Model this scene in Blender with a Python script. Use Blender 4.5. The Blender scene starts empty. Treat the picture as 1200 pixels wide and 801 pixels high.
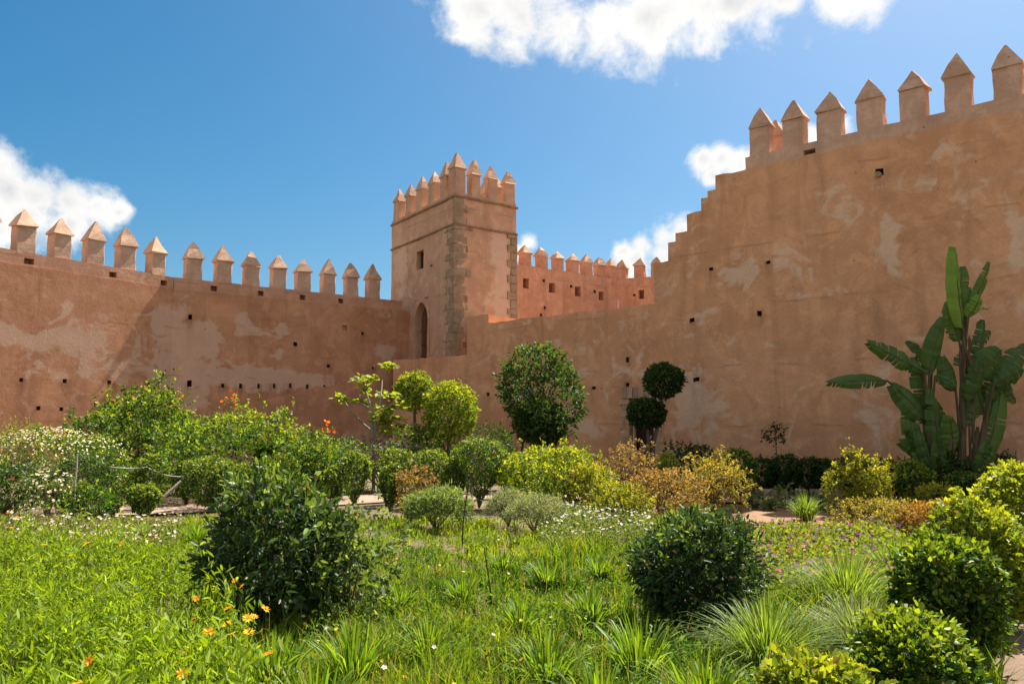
import bpy, math, random
import numpy as np
from mathutils import Vector, Matrix

random.seed(7)
RNG = np.random.default_rng(7)
SC = bpy.context.scene
COL = SC.collection
R = math.radians

# ------------------------------------------------------------------ camera, sky, sun, exposure
EYE = 1.6
PITCH = R(6.0)
cam_d = bpy.data.cameras.new("camera")
cam_d.sensor_width = 36.0
cam_d.lens = 28.5
cam_d.clip_end = 3000.0
cam = bpy.data.objects.new("camera", cam_d)
COL.objects.link(cam)
cam.location = (0, 0, EYE)
cam.rotation_euler = (R(90) + PITCH, 0, 0)
SC.camera = cam

SUN_AZ, SUN_EL = R(38.8), R(54.5)        # azimuth to the right of the view axis
SUN_DIR = Vector((math.sin(SUN_AZ) * math.cos(SUN_EL), math.cos(SUN_AZ) * math.cos(SUN_EL), math.sin(SUN_EL)))
sun_d = bpy.data.lights.new("sun", 'SUN')
sun_d.energy = 4.2
sun_d.angle = R(0.53)
sun_d.color = (1.0, 0.95, 0.87)
sun = bpy.data.objects.new("sun", sun_d)
COL.objects.link(sun)
sun.rotation_euler = (-SUN_DIR).to_track_quat('-Z', 'Y').to_euler()

SC.view_settings.view_transform = 'Standard'
SC.view_settings.look = 'None'
SC.view_settings.exposure = 1.68
SC.view_settings.gamma = 1.0
SC.render.engine = 'CYCLES'
SC.cycles.max_bounces = 7
SC.cycles.diffuse_bounces = 4
SC.cycles.glossy_bounces = 2
SC.cycles.transmission_bounces = 4
SC.cycles.use_denoising = True
SC.cycles.sample_clamp_indirect = 6.0

FPX = 950.0


def ray(px, py):
    """direction in the world through a point of the 1200 x 801 picture, scaled to y = 1"""
    u = (px - 600.0) / FPX
    v = (400.5 - py) / FPX
    y = math.cos(PITCH) - v * math.sin(PITCH)
    z = math.sin(PITCH) + v * math.cos(PITCH)
    return Vector((u / y, 1.0, z / y))


def at(px, py, Y):
    d = ray(px, py)
    return Vector((d.x * Y, Y, EYE + d.z * Y))


def ground(px, py):
    d = ray(px, py)
    k = -EYE / d.z
    return Vector((d.x * k, k, 0.0))


def N(nt, t, **kw):
    n = nt.nodes.new(t)
    for k, v in kw.items():
        if k.startswith('i_'):
            key = k[2:]
            n.inputs[int(key) if key.isdigit() else key].default_value = v
        else:
            setattr(n, k, v)
    return n


def build_world():
    w = bpy.data.worlds.new("World")
    SC.world = w
    w.use_nodes = True
    nt = w.node_tree
    nt.nodes.clear()
    L = nt.links.new
    out = N(nt, 'ShaderNodeOutputWorld')
    bg = N(nt, 'ShaderNodeBackground')
    bg.inputs['Strength'].default_value = 0.05
    L(bg.outputs[0], out.inputs[0])
    sky = N(nt, 'ShaderNodeTexSky')
    sky.sky_type = 'NISHITA'
    sky.sun_disc = False
    sky.sun_elevation = SUN_EL
    sky.sun_rotation = SUN_AZ
    sky.air_density = 1.0
    sky.dust_density = 1.6
    sky.ozone_density = 4.0
    hs = N(nt, 'ShaderNodeHueSaturation', i_Saturation=1.40, i_Hue=.485, i_Value=.78)
    nt.links.new(sky.outputs[0], hs.inputs['Color'])
    tc = N(nt, 'ShaderNodeTexCoord')
    # cumulus: soft cores in given directions, edges broken up by noise
    nz = N(nt, 'ShaderNodeTexNoise', i_Scale=9.0, i_Detail=9.0, i_Roughness=0.6, i_Distortion=0.35)
    L(tc.outputs['Generated'], nz.inputs['Vector'])
    nz2 = N(nt, 'ShaderNodeTexNoise', i_Scale=30.0, i_Detail=6.0, i_Roughness=0.6)
    L(tc.outputs['Generated'], nz2.inputs['Vector'])
    blobs = [((560, 10), .042), ((605, 22), .050), ((660, 28), .055), ((710, 30), .052), ((760, 16), .055), ((815, 4), .055), ((860, -4), .045),
             ((650, -40), .09), ((740, -50), .10), ((570, -40), .06), ((830, -60), .09), ((918, -6), .020), ((985, -6), .026), ((1015, -8), .026),
             ((10, 222), .034), ((45, 228), .030), ((80, 236), .028), ((115, 242), .024), ((140, 248), .015), ((-40, 235), .06), ((30, 255), .03), ((80, 262), .026), ((0, 270), .03),
             ((822, 186), .020), ((846, 184), .020), ((868, 192), .022), ((835, 206), .012),
             ((732, 293), .016), ((752, 285), .018), ((775, 277), .018), ((800, 272), .022), ((815, 285), .03), ((745, 302), .022), ((785, 300), .026),
             ((618, 284), .013), ((610, 295), .016), ((1212, 95), .022), ((950, 158), .016), ((985, 146), .014)]
    rs = random.Random(3)
    dirs = [(ray(*p).normalized(), r) for p, r in blobs]
    acc = None
    for c, r in dirs:
        sub = N(nt, 'ShaderNodeVectorMath', operation='DISTANCE')
        L(tc.outputs['Generated'], sub.inputs[0])
        sub.inputs[1].default_value = c
        mr = N(nt, 'ShaderNodeMath', operation='MULTIPLY_ADD')
        L(sub.outputs['Value'], mr.inputs[0])
        mr.inputs[1].default_value = -1.0 / (r * 1.17)
        mr.inputs[2].default_value = 1.0
        if acc is None:
            acc = mr
        else:
            mx = N(nt, 'ShaderNodeMath', operation='SMOOTH_MAX')
            mx.inputs[2].default_value = 0.25
            L(acc.outputs[0], mx.inputs[0])
            L(mr.outputs[0], mx.inputs[1])
            acc = mx
    # density = core + (noise - .5) * k
    a1 = N(nt, 'ShaderNodeMath', operation='MULTIPLY_ADD')
    L(nz.outputs['Fac'], a1.inputs[0])
    a1.inputs[1].default_value = 2.8
    a1.inputs[2].default_value = -1.45
    a2 = N(nt, 'ShaderNodeMath', operation='MULTIPLY_ADD')
    L(nz2.outputs['Fac'], a2.inputs[0])
    a2.inputs[1].default_value = 1.1
    a2.inputs[2].default_value = -0.55
    s1 = N(nt, 'ShaderNodeMath', operation='ADD')
    L(a1.outputs[0], s1.inputs[0])
    L(a2.outputs[0], s1.inputs[1])
    # unseen cloud added outside the view only, to brighten the shaded walls
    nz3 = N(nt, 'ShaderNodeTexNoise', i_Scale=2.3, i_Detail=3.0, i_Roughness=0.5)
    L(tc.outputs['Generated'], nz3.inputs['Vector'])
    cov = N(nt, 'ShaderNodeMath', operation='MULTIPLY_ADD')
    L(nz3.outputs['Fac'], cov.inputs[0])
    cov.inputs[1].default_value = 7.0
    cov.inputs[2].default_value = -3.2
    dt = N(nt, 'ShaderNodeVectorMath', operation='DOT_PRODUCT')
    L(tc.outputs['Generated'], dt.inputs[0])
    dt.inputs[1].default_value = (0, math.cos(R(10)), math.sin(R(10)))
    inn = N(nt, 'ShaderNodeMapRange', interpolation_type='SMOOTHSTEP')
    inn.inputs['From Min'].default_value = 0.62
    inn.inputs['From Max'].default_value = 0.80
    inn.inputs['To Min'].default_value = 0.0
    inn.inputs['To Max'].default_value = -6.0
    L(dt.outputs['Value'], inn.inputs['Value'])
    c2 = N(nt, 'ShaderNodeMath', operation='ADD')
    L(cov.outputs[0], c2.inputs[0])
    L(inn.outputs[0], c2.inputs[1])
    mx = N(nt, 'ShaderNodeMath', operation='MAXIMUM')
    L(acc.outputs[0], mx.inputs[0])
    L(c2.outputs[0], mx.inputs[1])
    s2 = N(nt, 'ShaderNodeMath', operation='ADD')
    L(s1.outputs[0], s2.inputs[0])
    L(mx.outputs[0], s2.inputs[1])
    ramp = N(nt, 'ShaderNodeMapRange', interpolation_type='SMOOTHSTEP')
    ramp.inputs['From Min'].default_value = -0.06
    ramp.inputs['From Max'].default_value = 0.68
    L(s2.outputs[0], ramp.inputs['Value'])
    # thick cores a little greyer than the sunlit fringes
    thick = N(nt, 'ShaderNodeMapRange', interpolation_type='SMOOTHSTEP')
    thick.inputs['From Min'].default_value = 0.65
    thick.inputs['From Max'].default_value = 1.25
    nz4 = N(nt, 'ShaderNodeTexNoise', i_Scale=7.0, i_Detail=4.0, i_Roughness=0.5)
    L(tc.outputs['Generated'], nz4.inputs['Vector'])
    tk = N(nt, 'ShaderNodeMath', operation='MULTIPLY_ADD')
    L(s2.outputs[0], tk.inputs[0])
    tk.inputs[1].default_value = .35
    L(nz4.outputs['Fac'], tk.inputs[2])
    L(tk.outputs[0], thick.inputs['Value'])
    cc = N(nt, 'ShaderNodeMix', data_type='RGBA')
    cc.inputs['A'].default_value = (6.6, 6.5, 6.3, 1)
    cc.inputs['B'].default_value = (3.7, 3.8, 4.1, 1)
    L(thick.outputs[0], cc.inputs['Factor'])
    mix = N(nt, 'ShaderNodeMix', data_type='RGBA')
    L(ramp.outputs[0], mix.inputs['Factor'])
    L(hs.outputs[0], mix.inputs['A'])
    L(cc.outputs['Result'], mix.inputs['B'])
    L(mix.outputs['Result'], bg.inputs['Color'])


build_world()


# ------------------------------------------------------------------ object helpers
def tag(o, label=None, cat=None, group=None, kind=None):
    if label: o['label'] = label
    if cat: o['category'] = cat
    if group: o['group'] = group
    if kind: o['kind'] = kind
    return o


def link(name, me, mat=None, parent=None, loc=(0, 0, 0)):
    o = bpy.data.objects.new(name, me)
    COL.objects.link(o)
    o.location = loc
    if parent is not None: o.parent = parent
    if mat is not None and me is not None and not me.materials:
        me.materials.append(mat)
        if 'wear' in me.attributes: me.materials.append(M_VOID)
    return o


def empty(name, loc):
    o = bpy.data.objects.new(name, None)
    COL.objects.link(o)
    o.location = loc
    o.empty_display_size = .2
    return o


def mesh_np(name, V, faces_flat, sizes, colors=None, floats=None, smooth=False):
    """fast mesh from arrays"""
    me = bpy.data.meshes.new(name)
    nv, nl, nf = len(V), len(faces_flat), len(sizes)
    me.vertices.add(nv)
    me.vertices.foreach_set('co', np.asarray(V, np.float32).ravel())
    me.loops.add(nl)
    me.loops.foreach_set('vertex_index', np.asarray(faces_flat, np.int32))
    me.polygons.add(nf)
    st = np.zeros(nf, np.int32)
    st[1:] = np.cumsum(sizes)[:-1]
    me.polygons.foreach_set('loop_start', st)
    me.polygons.foreach_set('loop_total', np.asarray(sizes, np.int32))
    if smooth is not None: me.polygons.foreach_set('use_smooth', np.broadcast_to(np.asarray(smooth, bool), (nf,)).copy())
    if colors is not None:
        a = me.attributes.new('Col', 'FLOAT_COLOR', 'POINT')
        c = np.ones((nv, 4), np.float32)
        c[:, :3] = colors
        a.data.foreach_set('color', c.ravel())
    if floats:
        for k, f in floats.items():
            a = me.attributes.new(k, 'FLOAT', 'POINT')
            a.data.foreach_set('value', np.asarray(f, np.float32))
    me.update(calc_edges=True)
    me.validate()
    return me


class MB:
    """collects simple shapes into one mesh"""
    def __init__(self):
        self.v, self.f = [], []

    def add(self, vs, fs):
        b = len(self.v)
        self.v += [tuple(p) for p in vs]
        self.f += [tuple(b + i for i in f) for f in fs]

    def box(self, c, sx, sy, sz, M=None, jit=0.0):
        """box centred at c, optional 3x3 matrix, optional corner jitter"""
        vs = []
        for dz in (-.5, .5):
            for dx, dy in ((-.5, -.5), (.5, -.5), (.5, .5), (-.5, .5)):
                p = Vector((dx * sx, dy * sy, dz * sz))
                if jit: p += Vector((random.uniform(-jit, jit), random.uniform(-jit, jit), random.uniform(-jit, jit)))
                if M is not None: p = M @ p
                vs.append(p + Vector(c))
        self.add(vs, [(0, 3, 2, 1), (4, 5, 6, 7), (0, 1, 5, 4), (1, 2, 6, 5), (2, 3, 7, 6), (3, 0, 4, 7)])

    def tube(self, pts, rads, n=6):
        pts = [Vector(p) for p in pts]
        rings = []
        up = Vector((.3, .5, .81))
        for i, p in enumerate(pts):
            t = (pts[min(i + 1, len(pts) - 1)] - pts[max(i - 1, 0)]).normalized()
            a = t.cross(up)
            if a.length < .05: a = t.cross(Vector((1, 0, 0)))
            a.normalize()
            b = t.cross(a)
            rings.append([p + (a * math.cos(2 * math.pi * k / n) + b * math.sin(2 * math.pi * k / n)) * rads[i] for k in range(n)])
        vs = [q for r_ in rings for q in r_]
        fs = []
        for i in range(len(pts) - 1):
            for k in range(n):
                fs.append((i * n + k, i * n + (k + 1) % n, (i + 1) * n + (k + 1) % n, (i + 1) * n + k))
        fs.append(tuple(range(n - 1, -1, -1)))
        fs.append(tuple((len(pts) - 1) * n + k for k in range(n)))
        self.add(vs, fs)

    def mesh(self, name, smooth=False):
        me = bpy.data.meshes.new(name)
        me.from_pydata(self.v, [], self.f)
        if smooth:
            me.polygons.foreach_set('use_smooth', np.ones(len(me.polygons), bool))
        me.update()
        return me

    def build(self, name, mat, parent=None, loc=(0, 0, 0), smooth=False):
        return link(name, self.mesh(name, smooth), mat, parent, loc)


# ------------------------------------------------------------------ materials
def new_mat(name):
    m = bpy.data.materials.new(name)
    m.use_nodes = True
    nt = m.node_tree
    nt.nodes.clear()
    out = N(nt, 'ShaderNodeOutputMaterial')
    bs = N(nt, 'ShaderNodeBsdfPrincipled')
    nt.links.new(bs.outputs[0], out.inputs[0])
    return m, nt, bs, out


def rgbmix(nt, fac, a, b, blend='MIX'):
    m = N(nt, 'ShaderNodeMix', data_type='RGBA', blend_type=blend)
    for sock, val in (('Factor', fac), ('A', a), ('B', b)):
        if isinstance(val, (int, float)): m.inputs[sock].default_value = val
        elif isinstance(val, tuple): m.inputs[sock].default_value = (*val, 1)
        else: nt.links.new(val, m.inputs[sock])
    return m.outputs['Result']


def noise(nt, vec, scale, detail=5, rough=.55, dist=0.0):
    n = N(nt, 'ShaderNodeTexNoise', i_Scale=scale, i_Detail=detail, i_Roughness=rough, i_Distortion=dist)
    nt.links.new(vec, n.inputs['Vector'])
    return n.outputs['Fac']


def mapr(nt, val, a, b, c=0., d=1.):
    n = N(nt, 'ShaderNodeMapRange', interpolation_type='SMOOTHSTEP')
    nt.links.new(val, n.inputs['Value'])
    for k, x in (('From Min', a), ('From Max', b), ('To Min', c), ('To Max', d)): n.inputs[k].default_value = x
    return n.outputs[0]


def scaled(nt, vec, s):
    n = N(nt, 'ShaderNodeMapping')
    n.inputs['Scale'].default_value = s
    nt.links.new(vec, n.inputs['Vector'])
    return n.outputs[0]


def plaster(name, base, dark, pale, wear_gain=1.0, bump=0.35, patch=(.60, .72)):
    m, nt, bs, out = new_mat(name)
    L = nt.links.new
    g = N(nt, 'ShaderNodeNewGeometry')
    pos = g.outputs['Position']
    big = noise(nt, pos, .35, 4, .6, .4)
    mid = noise(nt, pos, 1.6, 8, .65, .6)
    fine = noise(nt, pos, 14., 6, .7)
    streak = noise(nt, scaled(nt, pos, (1.3, 1.3, .12)), 1.4, 6, .6)
    band = noise(nt, scaled(nt, pos, (.15, .15, 1.3)), 1.0, 4, .6)
    c = rgbmix(nt, mapr(nt, big, .32, .68), base, dark)
    c = rgbmix(nt, mapr(nt, mid, .42, .66, 0, .75), c, tuple(x * 1.2 for x in base))
    c = rgbmix(nt, mapr(nt, noise(nt, pos, .8, 7, .68, 1.5), .52, .72, 0, .6), c, tuple(x * .74 for x in dark))
    c = rgbmix(nt, mapr(nt, streak, .50, .74, 0, .6), c, tuple(x * .70 for x in dark))
    c = rgbmix(nt, mapr(nt, band, .5, .75, 0, .35), c, tuple(x * .82 for x in dark))
    at_ = N(nt, 'ShaderNodeAttribute', attribute_name='wear')
    wm = N(nt, 'ShaderNodeMath', operation='MULTIPLY_ADD')
    L(at_.outputs['Fac'], wm.inputs[0])
    wm.inputs[1].default_value = .28 * wear_gain
    pn = noise(nt, scaled(nt, pos, (1, 1, 1.15)), 1.15, 7, .6, 1.2)
    L(pn, wm.inputs[2])
    pf = mapr(nt, wm.outputs[0], patch[0], patch[1], 0, .62)
    c = rgbmix(nt, pf, c, pale)
    sa = N(nt, 'ShaderNodeAttribute', attribute_name='stain')
    sm_ = N(nt, 'ShaderNodeMath', operation='MULTIPLY')
    L(sa.outputs['Fac'], sm_.inputs[0])
    L(mapr(nt, noise(nt, scaled(nt, pos, (3, 3, .6)), 2.2, 5, .65), .35, .6), sm_.inputs[1])
    c = rgbmix(nt, mapr(nt, sm_.outputs[0], 0, 1, 0, .6), c, tuple(x * .5 for x in dark))
    # salt bloom and small scuffs
    c = rgbmix(nt, mapr(nt, noise(nt, pos, 5.5, 6, .7, .8), .62, .78, 0, .4), c, tuple(x * 1.1 for x in pale))
    c = rgbmix(nt, mapr(nt, fine, .3, .8, .12, 0), c, (0.05, .03, .02))
    wv = N(nt, 'ShaderNodeTexWave', wave_type='BANDS', bands_direction='Z', wave_profile='SAW', i_Scale=.185, i_Distortion=1.1, i_Detail=3.0)
    wv.inputs['Detail Scale'].default_value = 1.6
    L(pos, wv.inputs['Vector'])
    lift = mapr(nt, wv.outputs['Fac'], .93, 1.0)
    lb = N(nt, 'ShaderNodeMath', operation='MULTIPLY')
    L(lift, lb.inputs[0])
    L(mapr(nt, noise(nt, pos, .9, 4, .6), .48, .62), lb.inputs[1])
    c = rgbmix(nt, mapr(nt, lb.outputs[0], 0, 1, 0, .4), c, tuple(x * .55 for x in dark))
    pit = N(nt, 'ShaderNodeTexVoronoi', i_Scale=2.6, i_Randomness=1.0)
    L(pos, pit.inputs['Vector'])
    pits = mapr(nt, pit.outputs['Distance'], .05, .11, 1, 0)
    pm = N(nt, 'ShaderNodeMath', operation='MULTIPLY')
    L(pits, pm.inputs[0])
    L(mapr(nt, noise(nt, pos, 1.3, 3, .6), .55, .6), pm.inputs[1])
    c = rgbmix(nt, mapr(nt, pm.outputs[0], 0, 1, 0, .65), c, tuple(x * .4 for x in dark))
    L(c, bs.inputs['Base Color'])
    bs.inputs['Roughness'].default_value = .95
    bs.inputs['Specular IOR Level'].default_value = .15
    add = N(nt, 'ShaderNodeMath', operation='MULTIPLY_ADD')
    L(mid, add.inputs[0]); add.inputs[1].default_value = 1.6
    L(fine, add.inputs[2])
    add2 = N(nt, 'ShaderNodeMath', operation='MULTIPLY_ADD')
    L(pf, add2.inputs[0]); add2.inputs[1].default_value = -.25
    L(add.outputs[0], add2.inputs[2])
    b = N(nt, 'ShaderNodeBump', i_Strength=bump, i_Distance=.04)
    L(add2.outputs[0], b.inputs['Height'])
    L(b.outputs[0], bs.inputs['Normal'])
    return m


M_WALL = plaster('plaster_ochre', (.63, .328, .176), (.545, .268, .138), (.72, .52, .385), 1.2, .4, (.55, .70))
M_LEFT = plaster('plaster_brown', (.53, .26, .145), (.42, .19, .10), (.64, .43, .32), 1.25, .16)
M_PARAL = plaster('plaster_parapet', (.55, .30, .19), (.46, .23, .14), (.64, .43, .32), 1.0, .25)
M_PARA = plaster('plaster_pink', (.56, .36, .255), (.49, .29, .195), (.66, .47, .36))
M_TOWER = plaster('plaster_tower', (.54, .325, .21), (.46, .265, .17), (.64, .46, .35), 1.3, .35)
M_BACK = plaster('plaster_rose', (.56, .295, .185), (.49, .245, .15), (.62, .41, .30), 1.0, .25)
M_CAP = plaster('plaster_cap', (.55, .36, .25), (.44, .26, .17), (.62, .46, .34))


def simple(name, a, b, scale=6., rough=.85, bump=.3, spec=.3, stretch=(1, 1, 1)):
    m, nt, bs, out = new_mat(name)
    tcx = N(nt, 'ShaderNodeTexCoord')
    v = scaled(nt, tcx.outputs['Object'], stretch)
    n1 = noise(nt, v, scale, 7, .65, .3)
    nt.links.new(rgbmix(nt, mapr(nt, n1, .3, .7), a, b), bs.inputs['Base Color'])
    bs.inputs['Roughness'].default_value = rough
    bs.inputs['Specular IOR Level'].default_value = spec
    bb = N(nt, 'ShaderNodeBump', i_Strength=bump, i_Distance=.02)
    nt.links.new(noise(nt, v, scale * 4, 6, .7), bb.inputs['Height'])
    nt.links.new(bb.outputs[0], bs.inputs['Normal'])
    return m


M_STONE = simple('quoin_stone', (.235, .16, .10), (.35, .25, .165), 2.2, .95, 1.0)
M_STONE2 = simple('quoin_stone_pale', (.42, .27, .165), (.52, .35, .22), 4.5, .95, .7)
M_BAND = simple('string_course', (.30, .17, .10), (.20, .11, .065), 4, .95, .5)
M_WOOD = simple('door_wood', (.16, .070, .032), (.085, .038, .02), 5, .7, .5, .3, (1, 1, .15))
M_WOOD2 = simple('dark_red_door', (.055, .02, .014), (.03, .012, .01), 5, .6, .4, .3, (1, 1, .15))
M_PALEW = simple('pale_wood', (.42, .36, .29), (.30, .25, .19), 8, .8, .3)
M_BARK = simple('bark', (.11, .075, .048), (.19, .14, .095), 14, .95, .8)
M_BARKP = simple('pale_bark', (.32, .27, .21), (.22, .17, .12), 14, .9, .5)
M_METAL = simple('dark_stake', (.03, .028, .022), (.06, .05, .04), 9, .6, .3)
M_ROPE = simple('rope', (.5, .46, .38), (.36, .32, .26), 30, .9, .5)
M_ROCK = simple('rock', (.33, .24, .17), (.22, .16, .11), 3, .95, .8)
M_VOID = simple('hole_shadow_plaster', (.20, .10, .055), (.13, .065, .035), 4, .95, .4)  # shade inside the small holes, put into the colour of their faces


def leaf_mat(name, rough, transl, spec):
    m, nt, bs, out = new_mat(name)
    L = nt.links.new
    a = N(nt, 'ShaderNodeAttribute', attribute_name='Col')
    L(a.outputs['Color'], bs.inputs['Base Color'])
    bs.inputs['Roughness'].default_value = rough
    bs.inputs['Specular IOR Level'].default_value = spec
    tr = N(nt, 'ShaderNodeBsdfTranslucent')
    tcol = rgbmix(nt, 1.0, a.outputs['Color'], (1.75, 1.65, .55), 'MULTIPLY')
    L(tcol, tr.inputs['Color'])
    mx = N(nt, 'ShaderNodeMixShader')
    mx.inputs[0].default_value = transl
    L(bs.outputs[0], mx.inputs[1])
    L(tr.outputs[0], mx.inputs[2])
    L(mx.outputs[0], out.inputs[0])
    return m


M_LEAF = leaf_mat('leaf', .58, .42, .25)
M_GLOSS = leaf_mat('glossy_leaf', .5, .30, .32)
M_GRASS = leaf_mat('grass_blade', .55, .46, .25)
M_CLIP2 = leaf_mat('hedge_leaf', .5, .38, .3)
M_CLIP = leaf_mat('clipped_leaf', .5, .26, .3)
M_PETAL = leaf_mat('petal', .7, .3, .2)


def ground_mat():
    m, nt, bs, out = new_mat('garden_soil')
    L = nt.links.new
    g = N(nt, 'ShaderNodeNewGeometry')
    p = g.outputs['Position']
    a = noise(nt, p, .5, 6, .6, .4)
    b = noise(nt, p, 6., 8, .7)
    c = rgbmix(nt, mapr(nt, a, .35, .65), (.17, .105, .055), (.11, .085, .04))
    c = rgbmix(nt, mapr(nt, b, .45, .75, 0, .7), c, (.09, .10, .03))
    L(c, bs.inputs['Base Color'])
    bs.inputs['Roughness'].default_value = .97
    bm = N(nt, 'ShaderNodeBump', i_Strength=.8, i_Distance=.05)
    L(noise(nt, p, 18, 8, .75), bm.inputs['Height'])
    L(bm.outputs[0], bs.inputs['Normal'])
    return m


def earth_mat(name, c1, c2, c3, scale=3.):
    m, nt, bs, out = new_mat(name)
    L = nt.links.new
    g = N(nt, 'ShaderNodeNewGeometry')
    p = g.outputs['Position']
    a = noise(nt, p, scale * .3, 6, .6, .5)
    b = noise(nt, p, scale * 3, 8, .7)
    c = rgbmix(nt, mapr(nt, a, .3, .7), c1, c2)
    c = rgbmix(nt, mapr(nt, b, .5, .72, 0, .8), c, c3)
    L(c, bs.inputs['Base Color'])
    bs.inputs['Roughness'].default_value = .97
    bm = N(nt, 'ShaderNodeBump', i_Strength=.7, i_Distance=.03)
    L(noise(nt, p, 26, 8, .75), bm.inputs['Height'])
    L(bm.outputs[0], bs.inputs['Normal'])
    return m


M_SOIL = ground_mat()
M_PATH = earth_mat('path_earth', (.27, .175, .115), (.32, .215, .145), (.22, .14, .085))
M_SAND = earth_mat('sandy_bed', (.27, .145, .07), (.22, .115, .055), (.16, .09, .042))
M_TERR = earth_mat('terrace_floor', (.34, .22, .14), (.30, .19, .12), (.26, .16, .10))
M_SIDE = earth_mat('worn_path', (.15, .092, .055), (.215, .137, .085), (.10, .06, .036), 5.)

# ------------------------------------------------------------------ ground
def wob(t, s=0.):
    return math.sin(t * 1.7 + s) * .5 + math.sin(t * 3.9 + s * 2.1) * .3 + math.sin(t * 9.1 + s * .7) * .2


def make_ground():
    n = 90
    xs = np.concatenate([[-600, -120], np.linspace(-45, 45, n), [120, 600]])
    ys = np.concatenate([[-400, -60], np.linspace(-20, 70, n), [200, 1200]])
    X, Y = np.meshgrid(xs, ys)
    Z = .02 * np.sin(X * 1.3 + Y * .7) * np.sin(Y * 1.1) - .03
    V = np.stack([X, Y, Z], -1).reshape(-1, 3)
    k = len(xs)
    F = []
    for j in range(len(ys) - 1):
        for i in range(k - 1):
            F += [j * k + i, j * k + i + 1, (j + 1) * k + i + 1, (j + 1) * k + i]
    me = mesh_np('ground', V, F, [4] * (len(F) // 4), smooth=True)
    tag(link('ground', me, M_SOIL), 'brown garden soil under the planting', kind='structure')


make_ground()


def strip(name, pts, width, z, mat, label, kind='structure', seed=0., wv=.06):
    """a ground sheet that follows a centre line with slightly uneven edges"""
    C = []
    for i in range(len(pts) - 1):
        a, b = Vector(pts[i]), Vector(pts[i + 1])
        m = max(2, int((b - a).length / .35))
        C += [a.lerp(b, k / m) for k in range(m)]
    C.append(Vector(pts[-1]))
    mb = MB()
    vs, fs = [], []
    for i, p in enumerate(C):
        t = (C[min(i + 1, len(C) - 1)] - C[max(i - 1, 0)]).normalized()
        nrm = Vector((-t.y, t.x))
        for s in (-1, 1):
            q = p + nrm * s * (width * .5 + wv * wob(i * .35, seed + s))
            vs.append((q.x, q.y, z))
        if i: fs.append((2 * i - 2, 2 * i - 1, 2 * i + 1, 2 * i))
    mb.add(vs, fs)
    o = mb.build(name, mat)
    tag(o, label, kind=kind)
    return o


strip('path', [(-24, 12.5), (-12, 14.8), (-6.5, 16.4), (-3.2, 18.6), (-.5, 19.6), (3, 19.2), (6, 18.2), (9.5, 16.2), (13, 12.8)], 2.0, .004,
      M_PATH, 'earth path crossing the garden below the walls')
strip('side_path', [(9.2, 16.6), (7.4, 12.5), (5.6, 9), (4.15, 6.0), (3.3, 3.5), (2.7, 0)], 1.75, .012, M_SIDE, 'bare earth path along the clipped hedge', seed=2.)
strip('sandy_bed', [(1.5, 15.6), (4.0, 15.3), (6.5, 14.4)], 2.6, .008, M_SAND, 'bare orange sandy soil in front of shaded path', seed=4.)


# ------------------------------------------------------------------ walls
def dispn(t, z, s):
    return (np.sin(t * .9 + z * .7 + s) * .012 + np.sin(t * 2.3 - z * 1.9 + s * 2) * .010 + np.sin(t * 6.1 + z * 4.7 + s) * .006
            + np.sin(t * 11.3 - z * 9.1 + 3 * s) * .004)


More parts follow.
